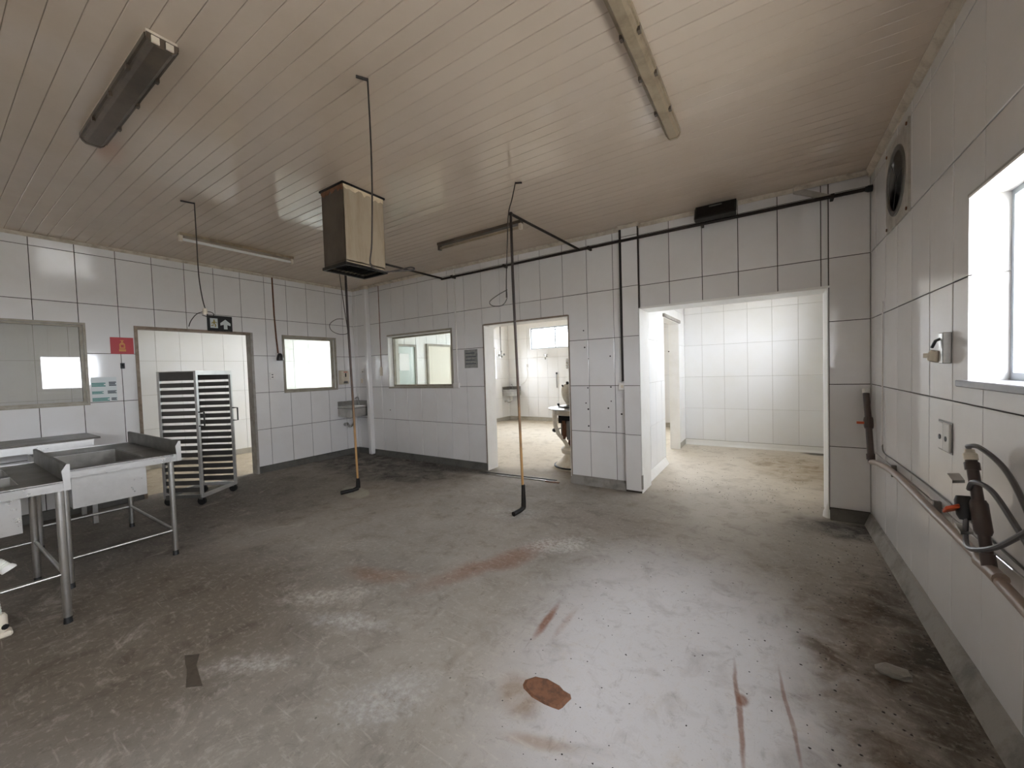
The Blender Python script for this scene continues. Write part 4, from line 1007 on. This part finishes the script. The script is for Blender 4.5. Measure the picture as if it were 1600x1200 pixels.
# ------------------------------------------------------------------ steel sinks and table on the left
def sink_table(label, x0, x1, y0, y1, zt, bowls, splash, legs, rails, group, bowl_depth=.31):
    """x1 is the end towards the camera; splash along y1"""
    t = thing('sink_table', label, 'sink', ((x0 + x1) / 2, (y0 + y1) / 2, 0), group)
    holes = [(b[0], b[1], b[2], b[3]) for b in bowls]
    top = MB()
    for (a, b, c, d) in cells(x0, x1, y0, y1, holes): top.box(a, b, zt - .004, c, d, zt)
    top.build('top', GRIMY_SHADE, t)
    lip = .055
    for r_ in ((x1 - .003, y0, x1, y1), (x0, y0, x0 + .003, y1), (x0, y0, x1, y0 + .003)):
        MB().box(r_[0], r_[1], zt - lip, r_[2], r_[3], zt + .006).build('lip', STEEL_L, t)
    MB().box(x0, y1 - .022, zt - lip, x1, y1, zt + splash).build('splash_back', GRIMY_SHADE, t, bevel=.004)
    MB().prism([(x1 - .0, y1 - .03, zt - lip), (x1, y1 + .002, zt - lip), (x1, y1 + .002, zt + splash), (x1, y1 - .012, zt + splash + .002), (x1, y1 - .035, zt + splash - .04), (x1, y1 - .03, zt)], (.006, 0, 0)).build('end_plate', STEEL_L, t)
    for (a, b, c, d) in bowls:
        w = .003; zb = zt - bowl_depth
        bo = MB()
        for r_ in ((a - w, b - w, a, d + w), (c, b - w, c + w, d + w), (a, b - w, c, b), (a, d, c, d + w)): bo.box(r_[0], r_[1], zb, r_[2], r_[3], zt - .004)
        bo.box(a, b, zb, c, d, zb + w)
        bo.build('bowl', STEEL_L, t)
        li = MB(); g_ = .002
        for r_ in ((a, b, a + g_, d), (c - g_, b, c, d), (a + g_, b, c - g_, b + g_), (a + g_, d - g_, c - g_, d)): li.box(r_[0], r_[1], zb + w, r_[2], r_[3], zt - .006)
        li.box(a + g_, b + g_, zb + w, c - g_, d - g_, zb + w + g_)
        li.build('dark_inner_skin', BOWL_DARK, t)
        MB().lathe([(.04, .003), (.045, .009), (.02, .011)], ((a + c) / 2, (b + d) / 2, zb + w), 14).build('drain', CHROME, t)
    for (lx, ly) in legs:
        lg = MB().tube([(lx, ly, .04), (lx, ly, zt - .03)], .021, 14).build('leg', STEEL, t, smooth=True)
        MB().tube([(lx, ly, 0), (lx, ly, .045)], [.023, .018], 12).build('foot', BLACK, lg, smooth=True)
    for (p, q) in rails:
        MB().tube([p, q], .0115, 10).build('rail', STEEL, t, smooth=True)
    return t
zr = .32
sink_table('steel double-bowl sink table at the left edge beside a white corrugated hose', -4.97, -3.765, -.22, .52, .915,
           [(-4.36, -.14, -3.96, .33), (-4.84, -.14, -4.44, .33)], .11,
           [(-3.80, .475), (-3.80, -.17), (-4.80, .46), (-4.80, -.17)],
           [((-3.80, .475, zr), (-3.80, -.17, zr)), ((-3.80, .475, zr), (-4.80, .46, zr)), ((-4.80, .46, zr), (-4.80, -.17, zr))], 'steel sink tables')
sink_table('steel single-bowl sink table with backsplash standing before the tray rack', -5.74, -4.30, .54, 1.245, .90,
           [(-5.32, .62, -4.43, 1.04)], .115,
           [(-4.42, 1.205), (-4.42, .58), (-5.70, 1.205), (-5.70, .58)],
           [((-4.42, 1.205, .22), (-4.42, .58, .22)), ((-4.42, 1.205, .22), (-5.70, 1.205, .22)), ((-5.70, 1.205, .22), (-5.70, .58, .22))], 'steel sink tables')
t = thing('work_table', 'low dark steel work table against the left wall under the window', 'table', (-6.5, .2, 0))
MB().box(-6.83, -.7, .935, -6.19, 1.10, .955).build('top', GRIMY_SHADE, t)
MB().box(-6.22, -.66, .855, -6.205, 1.05, .93).build('apron', STEEL_L, t)
MB().box(-6.80, 1.04, .855, -6.22, 1.055, .93).build('apron', STEEL_L, t)
MB().box(-6.78, -.6, .55, -6.26, 1.0, .565).build('shelf', STEEL_L, t)
for (x, y) in ((-6.24, 1.03), (-6.78, 1.03), (-6.24, -.64), (-6.78, -.64)):
    MB().box(x - .02, y - .02, 0, x + .02, y + .02, .935).build('leg', STEEL, t)

# white corrugated drain hose hanging under the near sink
t = thing('drain_hose', 'white corrugated drain hose with end fitting at the left edge', 'hose', (-3.97, .2, 0))
def corr(pts, r):
    P_ = spline(pts, 14); rs = [r * (1 + .09 * (i % 2)) for i in range(len(P_))]
    return MB().tube(P_, rs, 12)
corr([(-4.02, .10, .47), (-3.985, .16, .485), (-3.95, .215, .468), (-3.93, .255, .425)], .026).build('upper_tube', HOSEW, t, smooth=True)
MB().lathe([(.028, 0), (.036, .018), (.034, .03)], (-3.93, .255, .43), 12, (.12, .22, -.4)).build('end_flange', WHITE, t, smooth=True)
corr([(-4.03, .10, .60), (-4.02, .15, .47), (-4.0, .185, .34), (-3.98, .20, .2), (-3.97, .205, .10)], .027).build('lower_tube', HOSEW, t, smooth=True)
MB().lathe([(.032, .12), (.042, .10), (.042, .03), (.036, 0)], (-3.965, .21, .02), 14).build('end_cap', CREAM, t, smooth=True)
MB().box(-4.01, .165, .0, -3.915, .265, .032).build('base_fitting', CREAM, t, bevel=.01)
MB().cyl((-3.927, .235, .065), (-3.92, .239, .065), .016, 10).build('outlet_hole', BLACK, t)
# ------------------------------------------------------------------ tray rack
Np = Vector((-5.85, 1.88, 0)); u_ = Vector((-.55, .835, 0)).normalized(); v_ = Vector((-u_.y, u_.x, 0))
if v_.x > 0: v_ = -v_
RW, RD = .585, .45
t = thing('tray_rack', 'tall steel bakery tray rack on castors in front of the left doorway', 'rack', tuple(Np + u_ * RW / 2 + v_ * RD / 2))
Zv = Vector((0, 0, 1))
def rp(a, b, z): return Np + u_ * a + v_ * b + Zv * z
for (a, b) in ((0, 0), (RW, 0), (0, RD), (RW, RD)):
    MB().obox(rp(a, b, .875), u_ * .014, v_ * .014, Zv * .775).build('post', ALU, t)
z = 1.635
MB().obox(rp(RW / 2, RD / 2, 1.652), u_ * (RW / 2 + .014), v_ * (RD / 2 + .014), Zv * .004).build('top_sheet', STEEL, t)
MB().obox(rp(RW / 2, 0, 1.628), u_ * (RW / 2), v_ * .014, Zv * .022).build('top_beam', ALU, t)
MB().obox(rp(RW / 2, RD, 1.628), u_ * (RW / 2), v_ * .014, Zv * .022).build('top_beam', ALU, t)
for a in (0, RW):
    MB().obox(rp(a, RD / 2, 1.595), u_ * .004, v_ * (RD / 2 - .012), Zv * .052).build('side_plate', RACKDARK, t)
    MB().obox(rp(a, RD / 2, .115), u_ * .014, v_ * (RD / 2), Zv * .02).build('bottom_rail', ALU if a else STEEL_D, t)
    for k in range(16):
        zc = 1.485 - k * .086
        s = 1 if a == 0 else -1
        sl = MB().obox(rp(a, RD / 2, zc), u_ * .003, v_ * (RD / 2 - .012), Zv * .0275)
        sl.obox(rp(a + s * .02, RD / 2, zc - .026), u_ * .02, v_ * (RD / 2 - .012), Zv * .0015)
        sl.build('tray_slide', RACKDARK, t)
for b in (0, RD): MB().obox(rp(RW / 2, b, .115), u_ * (RW / 2), v_ * .014, Zv * .022).build('bottom_beam', ALU, t)
for (a, b) in ((.02, .02), (RW - .02, .02), (.02, RD - .02), (RW - .02, RD - .02)):
    c = MB().lathe([(.008, -.016), (.048, -.014), (.05, 0), (.048, .014), (.008, .016)], rp(a, b, .05), 16, u_).build('castor_wheel', BLACK, t, smooth=True)
    MB().obox(rp(a, b, .085), u_ * .022, v_ * .02, Zv * .012).build('castor_fork', STEEL_D, c)
for a in (.0, RW):
    h0 = rp(a, -.014, 1.15); h1 = rp(a, -.014, .98)
    MB().tube([h0, h0 - v_ * .065, h1 - v_ * .065, h1], .009, 8).build('handle', BLACK, t)

# ------------------------------------------------------------------ dough machine in the bright room
mx, my = -2.56, 5.60
t = thing('dough_divider', 'old beige dough dividing machine with rusty foot behind the doorway', 'machine', (mx, my, 0))
MB().lathe([(.30, 0), (.31, .03), (.29, .055), (.2, .13), (.15, .19), (.14, .24)], (mx, my, 0), 28).build('foot', BEIGE, t, smooth=True)
MB().lathe([(.318, 0), (.318, .018)], (mx, my, .03), 28).build('foot_band', BLACKG, t)
MB().lathe([(.19, .23), (.20, .26), (.20, .30), (.17, .33)], (mx, my, 0), 24).build('collar', BEIGE, t, smooth=True)
MB().lathe([(.09, .3), (.085, .62)], (mx, my, 0), 16).build('column', RUST, t, smooth=True)
# curved yoke arms carrying the head
for s in (-1, 1):
    pts = [(.10, .33), (.15, .42), (.24, .53), (.285, .66), (.29, .80), (.285, .90)]
    arm = MB()
    q = Vector((s * .83, s * .56, 0)) if s < 0 else Vector((.83, .56, 0))
    tr_ = Vector((-.56, .83, 0))
    for i in range(len(pts) - 1):
        (a0, b0), (a1, b1) = pts[i], pts[i + 1]
        A_, B_ = Vector((mx, my, b0)) + q * a0, Vector((mx, my, b1)) + q * a1
        d_ = (B_ - A_); nn = d_.cross(tr_).normalized()
        arm.obox((A_ + B_) / 2, d_ * .53, tr_ * .075, nn * .028)
    arm.build('yoke_arm', BEIGE, t)
MB().lathe([(.27, .83), (.30, .84), (.30, .91), (.28, .915)], (mx, my, 0), 28).build('housing_ring', BEIGE, t, smooth=True)
MB().lathe([(.30, .91), (.385, .918), (.385, .936), (.30, .945), (.0, .945)], (mx, my, 0), 36).build('table_plate', STEEL_L, t, smooth=True)
MB().lathe([(.22, .945), (.22, .965), (0, .968)], (mx, my, 0), 28).build('cutting_plate', STEEL_D, t)
MB().box(mx - .19, my - .14, .70, mx + .19, my + .14, .83).build('motor_casing', BLACKG, t)
for k in range(6):
    a = PI * .75 + k * PI / 5.5
    MB().cyl((mx + .17 * math.cos(a), my + .17 * math.sin(a), .46), (mx + .17 * math.cos(a), my + .17 * math.sin(a), .74), .028, 10).build('ram', RUST if k % 2 else STEEL_D, t, smooth=True)
lid_ax = Vector((.5, .8, .22)).normalized()
MB().lathe([(.0, -.05), (.10, -.045), (.17, -.02), (.185, .01), (.18, .04), (.10, .075), (0, .08)], (mx - .07, my + .0, 1.13), 28, lid_ax).build('raised_lid', BEIGE, t, smooth=True)
MB().box(mx - .10, my - .02, .945, mx + .02, my + .08, 1.0).build('hinge', BEIGE, t)
MB().tube([(mx - .07, my - .03, 1.29), (mx - .06, my - .06, 1.33)], .022, 10).build('lid_knob', BLACK, t)
MB().tube([(mx - .155, my + .0, 1.26), (mx - .17, my - .02, 1.285)], .014, 8).build('lid_latch', BLACK, t)
q = Vector((mx, my, .59)) + Vector((-.83, -.56, 0)) * .30
MB().lathe([(0, -.035), (.03, -.02), (.035, 0), (.03, .02), (0, .035)], q, 12).build('lever_knob', BLACK, t, smooth=True)
MB().tube([q, Vector((mx, my, .62)) + Vector((-.83, -.56, 0)) * .2], .01, 8).build('lever', STEEL_D, t)
MB().tube([(mx - .21, my - .06, .945), (mx - .225, my - .07, 1.0)], [.012, .02], 10).build('stud', BLACK, t)

# fittings in the bright room
t = thing('hanging_socket', 'hanging cable with a cluster of plugs in the bright room', 'cable', (-6.55, 9.35, 1.9))
hx, hy = -6.55, 9.42
MB().tube([(hx, hy, ZC), (hx, hy, 2.1)], .011, 6).build('cord', CABLE, t)
for k, (dx, dz) in enumerate(((0, 0), (-.05, -.05), (.06, -.03), (.01, -.09), (.0, .06))):
    MB().lathe([(.0, -.035), (.035, -.025), (.035, .025), (0, .035)], (hx + dx, hy + dx, 2.05 + dz), 8, (dx, 0, 1)).build('plug', STEEL_D, t)
t = thing('wall_tap', 'chrome wall tap under the bright high window', 'tap', (-5.53, MY, 1.9))
MB().tube(spline([(-5.53, MY, 1.93), (-5.53, MY - .1, 1.93), (-5.50, MY - .16, 1.90), (-5.50, MY - .17, 1.84)], 4), .018, 8).build('spout', CHROME, t, smooth=True)
MB().obox((-5.53, MY - .07, 1.99), (.06, 0, 0), (0, .012, 0), (0, 0, .012)).build('lever', CHROME, t)
MB().cyl((-5.53, MY - .07, 1.93), (-5.53, MY - .07, 1.99), .02, 10).build('stem', CHROME, t)
MB().tube([(-6.0, MY - .015, 1.92), (-5.53, MY - .015, 1.93)], .010, 6).build('supply_pipe', WHITE, t)
t = thing('wall_pipe_stub', 'small grey upright pipe with a black end on the far tiles', 'pipe', (-5.22, MY, .95))
MB().tube([(-5.22, MY - .02, 1.0), (-5.22, MY - .02, 1.42)], .012, 8).build('tube', STEEL_D, t); MB().cyl((-5.22, MY - .02, 1.40), (-5.22, MY - .02, 1.45), .025, 10).build('end', BLACK, t)
t = thing('valve_stack', 'stack of small chrome valves on the far tiles above the machine', 'valve', (-4.87, MY, 1.6))
for k in range(4): MB().lathe([(.0, 0), (.03, .01), (.03, .05), (0, .07)], (-4.87, MY - .001, 1.58 + k * .07), 8, (0, -1, 0)).build('valve', CHROME, t)
MB().tube([(-4.87, MY - .02, 1.55), (-4.87, MY - .02, 1.84)], .012, 8).build('manifold', STEEL_D, t)
tag(MB().tube(spline([(-6.25, MY - .02, 1.62), (-6.2, MY - .03, 1.4), (-6.3, MY - .03, 1.2), (-6.45, MY - .03, 1.1)], 5), .008, 6).build('thin_hose', WHITE), 'thin white hose looping down the far tiles beside the basin', 'hose')
outlet('small white outlet on the far tiles of the bright room', lambda u, v, d: Vector((u, MY - d, v)), -6.22, 1.68, .07, .1, 2)

# ------------------------------------------------------------------ floor items
t = thing('floor_channel', 'narrow dark metal channel set in the floor across the middle doorway', 'channel', (-3.07, 4.72, 0))
ang = math.atan2(.09, 1.24)
ux, uy = Vector((math.cos(ang), math.sin(ang), 0)), Vector((-math.sin(ang), math.cos(ang), 0))
c0 = Vector((-3.09, 4.72, 0))
MB().obox(c0 + Vector((0, 0, .001)), ux * .62, uy * .035, Zv * .001).build('slot', BLACK, t)
MB().obox(c0 + uy * .038 + Vector((0, 0, .006)), ux * .63, uy * .006, Zv * .006).build('edge', STEEL_D, t)
MB().obox(c0 - uy * .038 + Vector((0, 0, .005)) - ux * .05, ux * .55, uy * .006, Zv * .005).build('edge', STEEL, t)
MB().obox(c0 + ux * .60 - uy * .06 + Vector((0, 0, .004)), ux * .10, uy * .02, Zv * .004).build('loose_strip', RUST, t)
# rusted plate on the floor
random.seed(11)
pl = MB(); pts = []
for k in range(18):
    a = 2 * PI * k / 18; r = 1 + random.uniform(-.09, .09)
    x, y = .115 * r * math.copysign(abs(math.cos(a)) ** .7, math.cos(a)), -.066 * r * math.copysign(abs(math.sin(a)) ** .7, math.sin(a))
    pts.append((x, y))
ca, sa = math.cos(-.08), math.sin(-.08)
pts = [(-.905 + x * ca - y * sa, 1.585 + x * sa + y * ca) for x, y in pts]
cx_, cy2 = -.905, 1.585
vs_ = [(x, y, .0) for x, y in pts] + [(cx_ + (x - cx_) * .85, cy2 + (y - cy2) * .85, .008) for x, y in pts] + [(cx_, cy2, .006)]
pl.add(vs_, [(k, (k + 1) % 18, 18 + (k + 1) % 18, 18 + k) for k in range(18)] + [(18 + k, 18 + (k + 1) % 18, 36) for k in range(18)])
tag(pl.build('rusty_plate', RUST), 'rounded rust-brown metal plate lying flat on the concrete floor', 'plate')
tp = MB().prism([(-2.455, .675, .0005), (-2.395, .725, .0005), (-2.60, .765, .0005), (-2.69, .81, .0005), (-2.715, .785, .0005), (-2.75, .76, .0005), (-2.66, .735, .0005), (-2.60, .725, .0005)], (0, 0, .001))
tag(tp.build('tape_strip', mat('dark_tape', (.075, .058, .04), .6, noise=.8, nscale=30)), 'dark strip of old tape stuck to the floor in front', 'tape')
# lump of grey rubble by the right wall
random.seed(21)
bm = bmesh.new(); bmesh.ops.create_icosphere(bm, subdivisions=2, radius=1)
rb = MB(); vs_ = [Vector((v.co.x * .07, v.co.y * .045, max(v.co.z, -.3) * .03 + .01)) * random.uniform(.8, 1.2) + Vector((.50, 2.55, .0)) for v in bm.verts]
rb.add(vs_, [tuple(v.index for v in f.verts) for f in bm.faces]); bm.free()
tag(rb.build('rubble_lump', CONC), 'grey lump of crumbled mortar on the dirty floor by the right wall', 'rubble')
# crumbs and flakes scattered over the floor
def crumbs(name, n, pick, m, smin, smax, flat=.35):
    b = MB()
    for _ in range(n):
        x, y = pick(); s = random.uniform(smin, smax); a = random.random() * PI; k = random.choice((3, 4, 5)); h = s * flat
        ring = [(x + s * random.uniform(.6, 1) * math.cos(a + 2 * PI * i / k), y + s * random.uniform(.5, 1) * math.sin(a + 2 * PI * i / k)) for i in range(k)]
        b.add([(p, q, 0) for p, q in ring] + [(x, y, h)], [(i, (i + 1) % k, k) for i in range(k)])
    o = b.build(name, m); o['kind'] = 'stuff'; return o
o = crumbs('dark_crumbs', 420, lambda: (min(.70, max(.12, random.gauss(.5, .2))), random.uniform(1.2, 4.6)), DARKPIPE, .003, .010)
tag(o, 'dark crumbs of dirt scattered along the foot of the right wall', 'debris', kind='stuff')
o = crumbs('pale_flakes', 380, lambda: (random.uniform(-3.5, -1.3), random.uniform(.9, 4.5)), DEBRIS, .003, .009, .25)
tag(o, 'pale flakes and grit scattered over the concrete floor', 'debris', kind='stuff')
o = crumbs('dark_specks', 260, lambda: (random.uniform(-1.28, .1), random.uniform(1.1, 4.7)), DARKPIPE, .002, .007, .3)
tag(o, 'small dark specks scattered over the middle of the floor', 'debris', kind='stuff')
o = crumbs('room_grit', 220, lambda: (random.uniform(-1.1, .45), random.uniform(4.95, 8.0) if random.random() < .6 else random.uniform(4.95, 5.8)), DARKPIPE, .004, .013, .3)
tag(o, 'dark grit on the pale floor of the side room beyond the wide opening', 'debris', kind='stuff')
